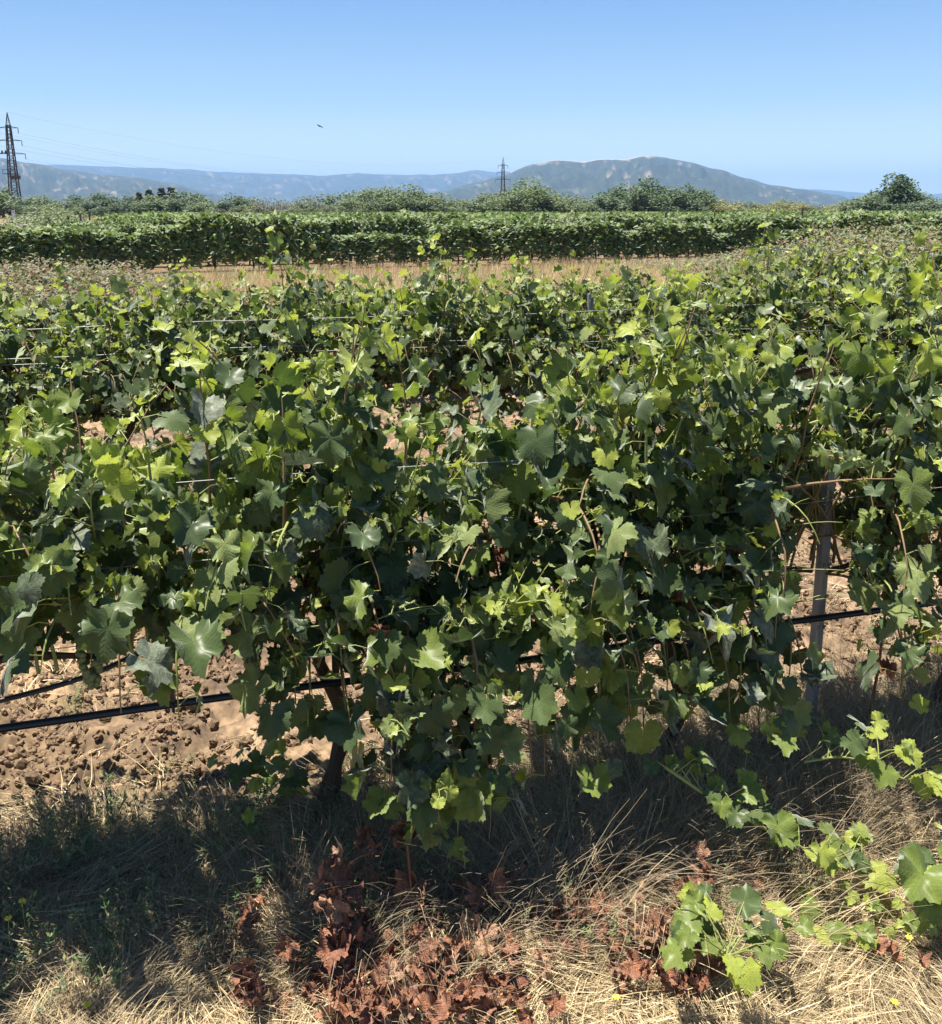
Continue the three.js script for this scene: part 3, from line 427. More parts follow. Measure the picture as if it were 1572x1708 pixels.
  for (let i = 0; i < 130; i++) { const x = -3 + 7 * R(), d = .25 + 5 * R() ** 1.5, z = 2.4 + SLOPE * x + d; if (Math.abs(x) > z * .55) continue; K.push({ m: place(x, groundHeight(x, z), -z, R() * 6.28, .25 + .45 * R()), c: new THREE.Color().setRGB(1, 1.1, .9) }); }
  stuff('soil_weeds', herb, M.herb, K, 'small green weeds sprouting from the tilled soil', 'weeds');
  // dry meadow behind the third row
  const mead = [tuft(31, { n: 190, spread: .75, len: .38, lean: .25, w: .0035, bend: .10, segs: 3, colors: STRAW, head: .55 }), tuft(32, { n: 190, spread: .8, len: .22, lean: .5, w: .0034, bend: .16, segs: 3, colors: STRAW, head: .3 })], G = mk(2);
  for (let z = 11; z < 33; z += .75) for (let x = -.6 * z - 1; x < .6 * z + 1; x += .75) for (let k = 0; k < 2; k++) { const X = x + (R() - .5) * .6, Z = z + (R() - .5) * .6, row = Z - SLOPE * X; if (row < 10.8 || Z - .42 * X > 25.5) continue; if (X > 3.5 + .1 * Z && R() < .5) continue; G[k].push({ m: place(X, groundHeight(X, Z), -Z, R() * 6.28, .75 + .45 * R()), c: new THREE.Color().setRGB(.85 + .3 * R(), .82 + .3 * R(), .75 + .3 * R()) }); }
  G.forEach((b, k) => stuff('meadow_grass', mead[k], M.straw, b, ['tall golden dry grass behind the vine rows', 'lower straw coloured grass behind the vine rows'][k], 'grass'));
  const far = []; for (let i = 0; i < 500; i++) { const z = 60 + 130 * R(), x = -(.10 + .55 * R()) * z; if (x > -14.5 - (z - 29) * .30 - 2 || x > -.02 * z) continue; far.push({ m: place(x, groundHeight(x, z), -z, R() * 6.28, 1.1 + R()), c: new THREE.Color().setRGB(1, .95, .85) }); }
  stuff('field_stubble', mead[1], M.straw, far, 'dry stubble of the field beyond the far vineyard', 'grass');
}
function herbClump(seed, colors, o = {}) {
  const R = rng(seed), pos = [], col = [], idx = []; const n = o.n ?? 11, H = o.h ?? .20;
  const quad = (p, d, s, w, l, c) => { const b = pos.length / 3; const q = [p, p.clone().addScaledVector(d, l * .5).addScaledVector(s, w), p.clone().addScaledVector(d, l), p.clone().addScaledVector(d, l * .5).addScaledVector(s, -w)]; q.forEach(v => { pos.push(v.x, v.y, v.z); col.push(...c); }); idx.push(b, b + 1, b + 2, b, b + 2, b + 3); };
  for (let i = 0; i < n; i++) { const a = R() * 6.28, L = H * (.5 + .7 * R()); let p = V((R() - .5) * .06, 0, (R() - .5) * .06), d = V(Math.cos(a) * .7, 1, Math.sin(a) * .7).normalize(); const st = 8; for (let k = 0; k < st; k++) { const np = p.clone().addScaledVector(d, L / st); const c0 = colors[R() * colors.length | 0]; quad(p, np.clone().sub(p).normalize(), V(-Math.sin(a), 0, Math.cos(a)), .0012, L / st * 1.02, [.20, .17, .09]); for (let q = 0; q < 2; q++) { const b = R() * 6.28, dd = V(Math.cos(b), .4 + R() * .6, Math.sin(b)).normalize(), l = .008 + .013 * R(); quad(np, dd, V(-Math.sin(b), R() - .5, Math.cos(b)).normalize(), l * .22, l, c0.map(v => v * (.8 + .4 * R()))); } p = np; d.add(V((R() - .5) * .3, .05, (R() - .5) * .3)).normalize(); } }
  const g = new THREE.BufferGeometry(); g.setAttribute('position', new THREE.Float32BufferAttribute(pos, 3)); g.setAttribute('color', new THREE.Float32BufferAttribute(col, 3)); g.setIndex(idx); g.computeVertexNormals(); return g;
}
console.log('grass done');

// ---------------------------------------------------------------- fallen and cut dry leaves, cut canes
{
  const R = rng(1303), dry = ['dryLeaf', 'dryLeaf', 'dryDark', 'dryTan', 'dryLeaf'];
  const onGround = (px, py, up = 0) => { const p = ground(px, py + up * 600); p.y = groundHeight(p.x, -p.z) + up; return p; };
  const flat = (p, s) => frame(p, V((R() - .5) * 1.6, .9, (R() - .5) * 1.6 + .4), V(R() - .5, (R() - .5) * .6, R() - .5), s);
  const spots = [];   // [centre px, py, spread x, spread y, count]
  for (const [cx, cy, sx, sy, n] of [[560, 1580, 70, 60, 34], [640, 1650, 120, 50, 44], [610, 1430, 60, 60, 9], [900, 1490, 90, 50, 10], [480, 1560, 80, 60, 7], [1180, 1500, 90, 60, 8], [720, 1600, 70, 45, 26], [860, 1590, 60, 50, 16], [990, 1540, 90, 45, 30], [1080, 1570, 70, 50, 26], [1130, 1610, 60, 40, 9], [800, 1680, 160, 25, 34], [430, 1650, 60, 40, 6], [1000, 1480, 120, 40, 12], [1420, 1600, 120, 60, 4], [830, 1500, 60, 50, 6], [1290, 1340, 160, 60, 4]])
    for (let i = 0; i < n; i++) spots.push([cx + (R() + R() - 1) * sx * 1.3, cy + (R() + R() - 1) * sy * 1.3]);
  for (const [px, py] of spots) {
    if (py > 1730) continue; if (R() < .3) continue; const s = .034 + .032 * R(), p = onGround(px, py, .04 + .045 * R());
    const m = solo('fallen_leaf', LEAF_DRY[R() * LEAF_DRY.length | 0], M[dry[R() * 5 | 0]], { label: 'crumpled red-brown dead vine leaf lying on the dry verge', category: 'dead leaf', group: 'dead vine leaves on the verge' }); m.applyMatrix4(flat(p, s));
  }
  // cut canes with dead leaves still on them
  const cane = (pts, r, leaves, label, size = .075) => {
    const P = pts.map(([px, py, up]) => onGround(px, py, up)), base = P[0].clone(), o = thing('cut_cane', label, 'vine cane', [base.x, base.y, base.z], 0, 'cut vine canes on the verge'), c = new THREE.CatmullRomCurve3(P.map(p => p.clone().sub(base)));
    part('stem', tube(c.getPoints(22), r, r * .6, 6, true), M.caneRed, o);
    for (let i = 0; i < leaves; i++) { const p = c.getPoint(clamp((i + R()) / leaves)), s = size * (.7 + .6 * R()); p.add(V((R() - .5) * .06, .015 + .02 * R(), (R() - .5) * .06)); part('dead_leaf', LEAF_DRY[R() * LEAF_DRY.length | 0], M[dry[R() * 5 | 0]], o).applyMatrix4(frame(p, V(R() - .5, .6, R() - .2), V(R() - .5, -.9, R() - .5), s)); }
  };
  cane([[585, 1650, .02], [572, 1590, .09], [562, 1520, .16], [556, 1500, .18]], .005, 9, 'upright cut cane topped by a cluster of shrivelled red leaves', .07);
  cane([[590, 1560, .05], [660, 1582, .04], [740, 1630, .03]], .004, 5, 'brown cut cane slanting across the middle of the leaf litter');
  cane([[620, 1690, .02], [700, 1684, .03], [770, 1668, .03], [850, 1655, .03]], .005, 8, 'long cut cane lying near the bottom of the leaf litter');
  cane([[380, 1697, .02], [470, 1660, .03], [545, 1610, .04]], .005, 3, 'pale brown cut cane at the left side of the leaf litter');
  cane([[695, 1630, .01], [688, 1500, .10], [680, 1400, .24]], .0045, 3, 'thin reddish cane standing upright from the grass before the hanging skirt');
  cane([[950, 1545, .03], [1040, 1568, .03], [1120, 1600, .03]], .004, 6, 'cut cane in the dead leaves left of the green seedling');
  cane([[760, 1600, .03], [790, 1520, .08], [820, 1460, .14]], .0035, 4, 'straw coloured cane leaning over right of centre');
  cane([[1040, 1650, .015], [1130, 1645, .02], [1200, 1640, .02]], .0045, 2, 'short cut cane lying below the green seedling');
  cane([[545, 1500, .18], [600, 1440, .2], [640, 1430, .22]], .003, 7, 'hanging dead shoot with brown leaves in the shade under the skirt', .045);
  cane([[1150, 1560, .05], [1165, 1480, .1], [1175, 1420, .16]], .0035, 5, 'dead shoot with curled leaves under the row right of centre', .055);
}
// green shoots trailing over the verge
{
  const R = rng(1707);
  const trail = (pts, r, n, size, label, young = .3, spread = .07) => {
    const P = pts.map(([px, py, up]) => { const p = ground(px, py); p.y = 0; const q = at(px, py, -p.z); const g = ground(px, py + up * 600); g.y = groundHeight(g.x, -g.z) + up; return g; }), base = P[0].clone(); base.y = groundHeight(base.x, -base.z);
    const o = thing('vine_runner', label, 'vine shoot', [base.x, base.y, base.z], 0, 'green shoots trailing on the verge'), c = new THREE.CatmullRomCurve3(P.map(p => p.clone().sub(base)));
    part('stem', tube(c.getPoints(40), r, r * .4, 6, true), M.caneGreen, o); const pet = [];
    for (let i = 0; i < n; i++) {
      const f = (i + .2 + .6 * R()) / n, p = c.getPoint(clamp(f)), a = R() * 6.28, out = V(Math.cos(a), .5 + .5 * R(), Math.sin(a)).multiplyScalar(spread * (.5 + .7 * R())), j = p.clone().add(out), s = size * (.6 + .7 * R()), k = R();
      pet.push(tube([p, p.clone().lerp(j, .6).add(V(0, .01, 0)), j], .0018, .0013, 4));
      part('leaf', LEAF_NEAR[R() * 8 | 0], M[k < young ? 'young' : k < young + .45 ? 'mid' : 'mature'], o).applyMatrix4(frame(j, V((R() - .5) * .9, 1, .35 + (R() - .5) * .9), V(out.x, -.035, out.z + .03), s));
    }
    part('petiole', mergeGeometries(pet), M.caneGreen, o).userData.kind = 'stuff';
  };
  trail([[1100, 1290, .30], [1200, 1350, .22], [1290, 1395, .17], [1400, 1440, .12], [1500, 1470, .10], [1640, 1500, .08]], .0045, 40, .066, 'long green vine shoot trailing down over the dead grass at lower right', .3);
  trail([[1240, 1585, .03], [1225, 1590, .09], [1205, 1600, .12], [1195, 1590, .10]], .004, 24, .056, 'low clump of fresh green vine leaves at the bottom right of centre', .25, .11);
  trail([[1330, 1545, .02], [1400, 1548, .03], [1470, 1545, .04], [1510, 1540, .05]], .0035, 17, .045, 'short runner with small pale leaves below the long shoot', .5, .07);
  trail([[1540, 1510, .1], [1575, 1480, .12], [1620, 1490, .1]], .004, 12, .09, 'big toothed green leaves at the right edge of the verge', .1, .1);
  trail([[1330, 1260, .25], [1400, 1250, .26], [1480, 1280, .2], [1560, 1300, .18]], .004, 20, .06, 'green shoot with toothed leaves under the row at right edge', .35, .09);
  trail([[380, 1310, .10], [420, 1300, .12], [455, 1330, .1], [440, 1420, .06]], .003, 10, .065, 'small green sucker growing from the soil at left', .2, .07);
  trail([[480, 1200, .36], [475, 1260, .2], [490, 1300, .08], [480, 1335, .0]], .004, 3, .07, 'thin sucker stem rising from the soil left of the skirt', .2, .05);
  // yellow flowers on thin stalks
  const petal = new THREE.MeshStandardMaterial({ color: new THREE.Color().setRGB(.80, .62, .03), roughness: .7, side: THREE.DoubleSide });
  for (const [px, py, h] of [[50, 1527, .14], [27, 1556, .12], [150, 1690, .06], [1238, 1250, .25], [1510, 1562, .10], [1028, 1662, .05], [860, 1682, .05], [1492, 1670, .05]]) {
    const p = ground(px, py + h * 600); p.y = groundHeight(p.x, -p.z); const o = thing('yellow_flower', 'small yellow wildflower on a thin stalk in the dry grass', 'flower', [p.x, p.y, p.z], R() * 6, 'yellow wildflowers in the verge');
    part('stalk', tube([V(0, 0, 0), V(.006, h * .5, .004), V(.002, h, 0)], .0012, .0009, 4), M.caneGreen, o);
    const fl = []; for (let k = 0; k < 6; k++) { const s = new THREE.SphereGeometry(.005, 6, 4).scale(1, .22, .55).translate(.0045, 0, 0); s.rotateZ(.35); s.rotateY(k * 1.047); fl.push(s); } part('blossom', mergeGeometries(fl).translate(.002, h, 0), petal, o);
  }
}

// ---------------------------------------------------------------- leafy masses: bushes, trees, far vines
function cards(pts, seed, size, colors, o = {}) {   // small bent leaf clumps at given points
  const R = rng(seed), pos = [], col = [], idx = [];
  for (const p of pts) {
    const n = V(R() - .5, .25 + R() * .6, R() - .5).normalize(), t = V(R() - .5, (R() - .7), R() - .5).cross(n).normalize(), b = n.clone().cross(t), s = size * (.6 + .8 * R()), c = colors[R() * colors.length | 0], v = .8 + .4 * R(), q = pos.length / 3;
    const w = s * (.55 + .35 * R());
    if (o.two) { [p.clone().addScaledVector(b, -s * .5), p.clone().addScaledVector(t, w * .5).addScaledVector(n, -s * .1), p.clone().addScaledVector(b, s * .55).addScaledVector(n, -s * .05), p.clone().addScaledVector(t, -w * .5).addScaledVector(n, -s * .1)].forEach(v3 => { pos.push(v3.x, v3.y, v3.z); col.push(c[0] * v, c[1] * v, c[2] * v); }); idx.push(q, q + 1, q + 2, q, q + 2, q + 3); continue; }
    const P = [p.clone().addScaledVector(b, -s * .5), p.clone().addScaledVector(t, w * .5).addScaledVector(n, -s * .12), p.clone().addScaledVector(b, s * .55).addScaledVector(n, -s * .15), p.clone().addScaledVector(t, -w * .5).addScaledVector(n, -s * .12), p.clone().addScaledVector(n, s * .08)];
    P.forEach(v3 => { pos.push(v3.x, v3.y, v3.z); col.push(c[0] * v, c[1] * v, c[2] * v); }); idx.push(q, q + 1, q + 4, q + 1, q + 2, q + 4, q + 2, q + 3, q + 4, q + 3, q, q + 4);
  }
  const g = new THREE.BufferGeometry(); g.setAttribute('position', new THREE.Float32BufferAttribute(pos, 3)); g.setAttribute('color', new THREE.Float32BufferAttribute(col, 3)); g.setIndex(idx); g.computeVertexNormals(); return g;
}
const FAR_LEAF = [[.10, .165, .034], [.135, .21, .04], [.07, .12, .028], [.20, .265, .058], [.18, .22, .09]];
{
  // the vineyard beyond the meadow
  const protos = [0, 1, 2, 3].map(k => {
    const R = rng(2001 + k), pts = []; for (let i = 0; i < 700; i++) { const x = (R() - .5) * 1.25, a = R() * 6.28, h = .22 + .95 * Math.pow(R(), .75), w = .36 * (1 - .45 * ((h - .2) / 1) ** 2) * (.75 + .5 * fbm(x * 3 + k * 7, h * 3, 2)); if (h < .42 && R() < .2) continue; const r = Math.sqrt(.45 + .55 * R()) * (.8 + .35 * noise(x * 5 + k * 3, h * 5)); pts.push(V(x + .1 * Math.cos(a * 3), h + .14 * (fbm(x * 4 + k * 5, 2, 2) - .5) * 2, Math.sin(a) * w * r)); }
    for (let i = 0; i < 22; i++) { const x = (R() - .5) * 1.15, t = .98 + .26 * R() * R(); for (let h = .9; h < t; h += .055) pts.push(V(x + (R() - .5) * .06, h, (R() - .5) * .10)); for (let q = 0; q < 1; q++) { pts.push(V(x, t, (R() - .5) * .08)); } }
    const seen = new Array(pts.length).fill(-1), size = []; pts.forEach((_, i0) => { if (seen[i0] >= 0) return; const c = size.length, todo = [i0]; size.push(0); seen[i0] = c; while (todo.length) { const i = todo.pop(); size[c]++; pts.forEach((q, j) => { if (seen[j] < 0 && q.distanceToSquared(pts[i]) < .0144) { seen[j] = c; todo.push(j); } }); } });
    const most = size.indexOf(Math.max(...size)), kept = pts.filter((_, i) => seen[i] === most);   // no leaf floats clear of the vine
    const g = [cards(kept, 2100 + k, .15, FAR_LEAF, { two: 1 })], tr = tint(tube([V(0, -.05, 0), V(.02, .25, .01), V(-.01, .55, 0)], .028, .02, 5), .10, .075, .055); tr.deleteAttribute('uv'); g.push(tr); return mergeGeometries(g);
  });
  const light = [0, 1].map(k => { const R = rng(2301 + k), pts = []; for (let i = 0; i < 130; i++) pts.push(V((R() - .5) * 1.3, .35 + .85 * Math.sqrt(R()), (R() - .5) * .6)); return cards(pts, 2400 + k, .24, FAR_LEAF, { two: 1 }); });
  const fl = new THREE.MeshPhysicalMaterial({ vertexColors: true, roughness: 1, transmission: .38, thickness: 0, clearcoat: .3, clearcoatRoughness: .45, side: THREE.DoubleSide });
  const R = rng(2501); let single = 0; const rest = [[], []], turn = Math.atan(.42);
  const Z0 = X => 25.6 + .42 * X;
  for (let r = 0; r < 30; r++) {
    const dz = r * 2.9, step = 1.05 * Math.cos(turn), xl = -11.0 - dz * .25, xr = 17 + dz * .62;
    for (let X = xl; X < xr; X += step) {
      if (R() < .035) continue; const z = Z0(X) + dz; if (Math.abs(X) > z * .56 + 2) continue; const y = groundHeight(X, z), s = (.80 + .50 * R()) * (r < 4 ? 1 : .95) * lerp(.80, 1, sstep(40, 330, CX + X / z * FOCAL));
      if (single < 300) { single++; const m = solo('grapevine', protos[R() * 4 | 0], fl, { label: 'leafy green vine in the front rows of the vineyard beyond the dry grass', category: 'grapevine', group: 'vines of the far vineyard' }); m.position.set(X, y, -z); m.rotation.y = turn + (R() < .5 ? Math.PI : 0); m.scale.set(1.06, s, 1.06); }
      else { rest[R() < .5 ? 0 : 1].push({ m: place(X, y, -z, turn + (R() < .5 ? Math.PI : 0), 1.05, 0, 0, s), c: new THREE.Color().setScalar(.85 + .3 * R()) }); }
    }
  }
  rest.forEach((b, k) => stuff('distant_vines', light[k], fl, b, 'receding rows of the far vineyard merging into a green sheet', 'vineyard'));
  const stake = (X, z, h, lean, w, label) => { const y = groundHeight(X, z); solo('wooden_post', tube([V(0, -.2, 0), V(lean * .5, h * .5, 0), V(lean, h, 0)], w, w * .85, 7, true), M.wood, { label, category: 'post', group: 'wooden posts of the far vineyard' }).position.set(X, y, -z); };
  for (const [px, Z, h, lean] of [[8, 29, 1.15, -.16], [86, 35, 1.28, -.05], [112, 42, 1.35, .1], [136, 50, 1.4, 0], [150, 58, 1.4, .05], [497, 30.4, 1.32, -.08], [1084, 35.4, 1.35, .02], [1034, 35.1, .75, -.12], [998, 34.6, .7, .1], [1335, 37.2, 1.75, .04], [1319, 37, .9, .07], [1507, 40, 1.6, .03], [808, 31.6, .8, 0], [1110, 42, 1.5, 0], [1190, 45, 1.5, .03], [1240, 52, 1.5, 0], [1470, 55, 1.6, .0], [1538, 58, 1.7, 0], [620, 48, 1.5, .02], [627, 52, 1.5, 0], [760, 44, 1.45, .03], [885, 46, 1.5, 0], [960, 60, 1.6, 0], [715, 66, 1.6, 0]]) { const p = at(px, 380, Z); stake(p.x, Z, h, lean, .055, 'weathered grey wooden post among the far vines'); }
}
{
  // brambles and the pale shrub in the meadow
  const bush = (seed, w, h, n, size, colors, stems, depth = w) => {
    const R = rng(seed), pts = []; for (let i = 0; i < n; i++) { const a = R() * 6.28, b = Math.acos(1 - R()), r = Math.pow(R(), .35) * (.75 + .5 * fbm(a * 1.5 + seed, b * 2, 2)); pts.push(V(Math.cos(a) * Math.sin(b) * r * w, Math.cos(b) * r * h + .03, Math.sin(a) * Math.sin(b) * r * depth)); }
    const twig = []; for (let i = 0; i < stems; i++) { const a = R() * 6.28, e = V(Math.cos(a) * w * (.4 + .6 * R()), h * (.45 + .6 * R()), Math.sin(a) * depth * (.4 + .6 * R())); twig.push(tube([V((R() - .5) * .1, 0, (R() - .5) * .1), e.clone().multiplyScalar(.55).add(V(0, h * .18, 0)), e], .008, .002, 4)); }
    return [cards(pts, seed + 1, size, colors), mergeGeometries(twig)];
  };
  const BR = [[.12, .145, .05], [.16, .175, .065], [.19, .10, .055], [.09, .115, .04], [.22, .17, .085], [.13, .14, .055]], BG = [[.12, .165, .05], [.16, .20, .065], [.19, .17, .07], [.09, .13, .042], [.20, .12, .06]];
  const leafy = M.herb, kinds = [bush(3001, 1.0, .62, 1900, .055, BR, 26), bush(3011, 1.1, .7, 2000, .055, BG, 22), bush(3021, .9, .5, 1600, .05, BG, 22)];
  const R = rng(3100), put = (k, X, Z, s, sy, label, group) => { const o = thing('bramble_bush', label, 'bush', [X, groundHeight(X, Z) - .02, -Z], R() * 6, group); part('foliage', kinds[k][0], leafy, o); part('twigs', kinds[k][1], M.cane, o); o.scale.set(s, sy, s); };
  for (const [px, Z, s, sy] of [[20, 15, 1.3, 1.25], [110, 15.5, 1.3, 1.2], [190, 16, 1.1, 1.0], [60, 18, 1.4, 1.2], [160, 18.5, 1.3, 1.1], [-50, 16, 1.3, 1.3], [235, 18, .9, .75], [-20, 12.5, 1.2, 1.1], [60, 12.8, 1.2, 1.0], [130, 13.4, 1.0, .8]]) { const p = at(px, 450, Z); put(0, p.x, Z, s, sy, 'low bramble with reddish leaves at the left end of the meadow', 'brambles at left'); }
  for (const [px, Z, s, sy] of [[1230, 23, 1.3, .8], [1300, 22, 1.4, 1.2], [1370, 21, 1.5, 1.5], [1440, 20.5, 1.6, 1.6], [1510, 20, 1.6, 1.5], [1575, 19.5, 1.6, 1.4], [1400, 25, 1.7, 1.7], [1480, 26, 1.8, 1.8], [1560, 25, 1.8, 1.6], [1180, 24, 1.2, .6], [1120, 25, 1.1, .5], [1070, 26, 1.1, .45], [1330, 17.5, 1.1, .8], [1450, 17, 1.2, 1.0], [1540, 16.5, 1.2, 1.0], [1250, 27, 1.3, .8], [1020, 23, .8, .4]]) { const p = at(px, 430, Z); put(1 + (px % 2), p.x, Z, s, sy, 'overgrown bramble with rusty leaf tips on the right of the meadow', 'brambles at right'); }
  const sh = bush(3041, .75, 1.35, 1500, .075, [[.22, .26, .13], [.17, .21, .10], [.27, .30, .17]], 34), p = at(945, 420, 27.5), o = thing('shrub', 'feathery grey green shrub standing alone before the far vineyard', 'shrub', [p.x, groundHeight(p.x, 27.5), p.z], 0); part('foliage', sh[0], leafy, o); part('twigs', sh[1], M.cane, o); o.scale.set(1.15, 1.12, 1.15);
  const tw = at(1110, 480, 14); const dead = []; for (let i = 0; i < 7; i++) { const a = i * .9; dead.push(tube([V(0, 0, 0), V(Math.cos(a) * .1, .3, Math.sin(a) * .1), V(Math.cos(a) * .32, .62 + .1 * (i % 3), Math.sin(a) * .32)], .009, .003, 4)); } const tp = at(960, 470, 16); solo('dead_twigs', mergeGeometries(dead), M.bark, { label: 'bare dark twigs sticking up from the dry meadow', category: 'twigs' }).position.set(tp.x, 0, tp.z);
  // loose roadside bushes near the pylon
  const rb = [bush(3051, 1.3, 1.5, 900, .17, [[.15, .20, .08], [.20, .25, .10], [.11, .15, .06]], 24), bush(3061, 1.2, .9, 700, .15, [[.24, .22, .15], [.18, .18, .11], [.30, .27, .18]], 30)];
  for (const [px, py, Z, k, s, sy] of [[95, 376, 72, 0, 1.3, 1.25], [125, 376, 70, 0, 1.1, 1.05], [60, 372, 84, 0, 1.5, 1.0], [40, 383, 52, 1, 1.4, .9], [70, 385, 50, 1, 1.5, .8], [10, 385, 48, 1, 1.6, .8], [85, 370, 95, 0, 1.4, 1.5], [30, 372, 100, 0, 1.2, .8], [105, 381, 58, 1, 1.0, .8]]) { const p = at(px, py, Z), b = thing('roadside_bush', k ? 'dry greyish bush beside the road at left' : 'round olive green bush between the road and the far vineyard', 'bush', [p.x, groundHeight(p.x, Z), -Z], R() * 6, k ? 'dry roadside bushes' : 'green roadside bushes'); part('foliage', rb[k][0], leafy, b); part('twigs', rb[k][1], M.cane, b); b.scale.set(s, sy, s); }
}
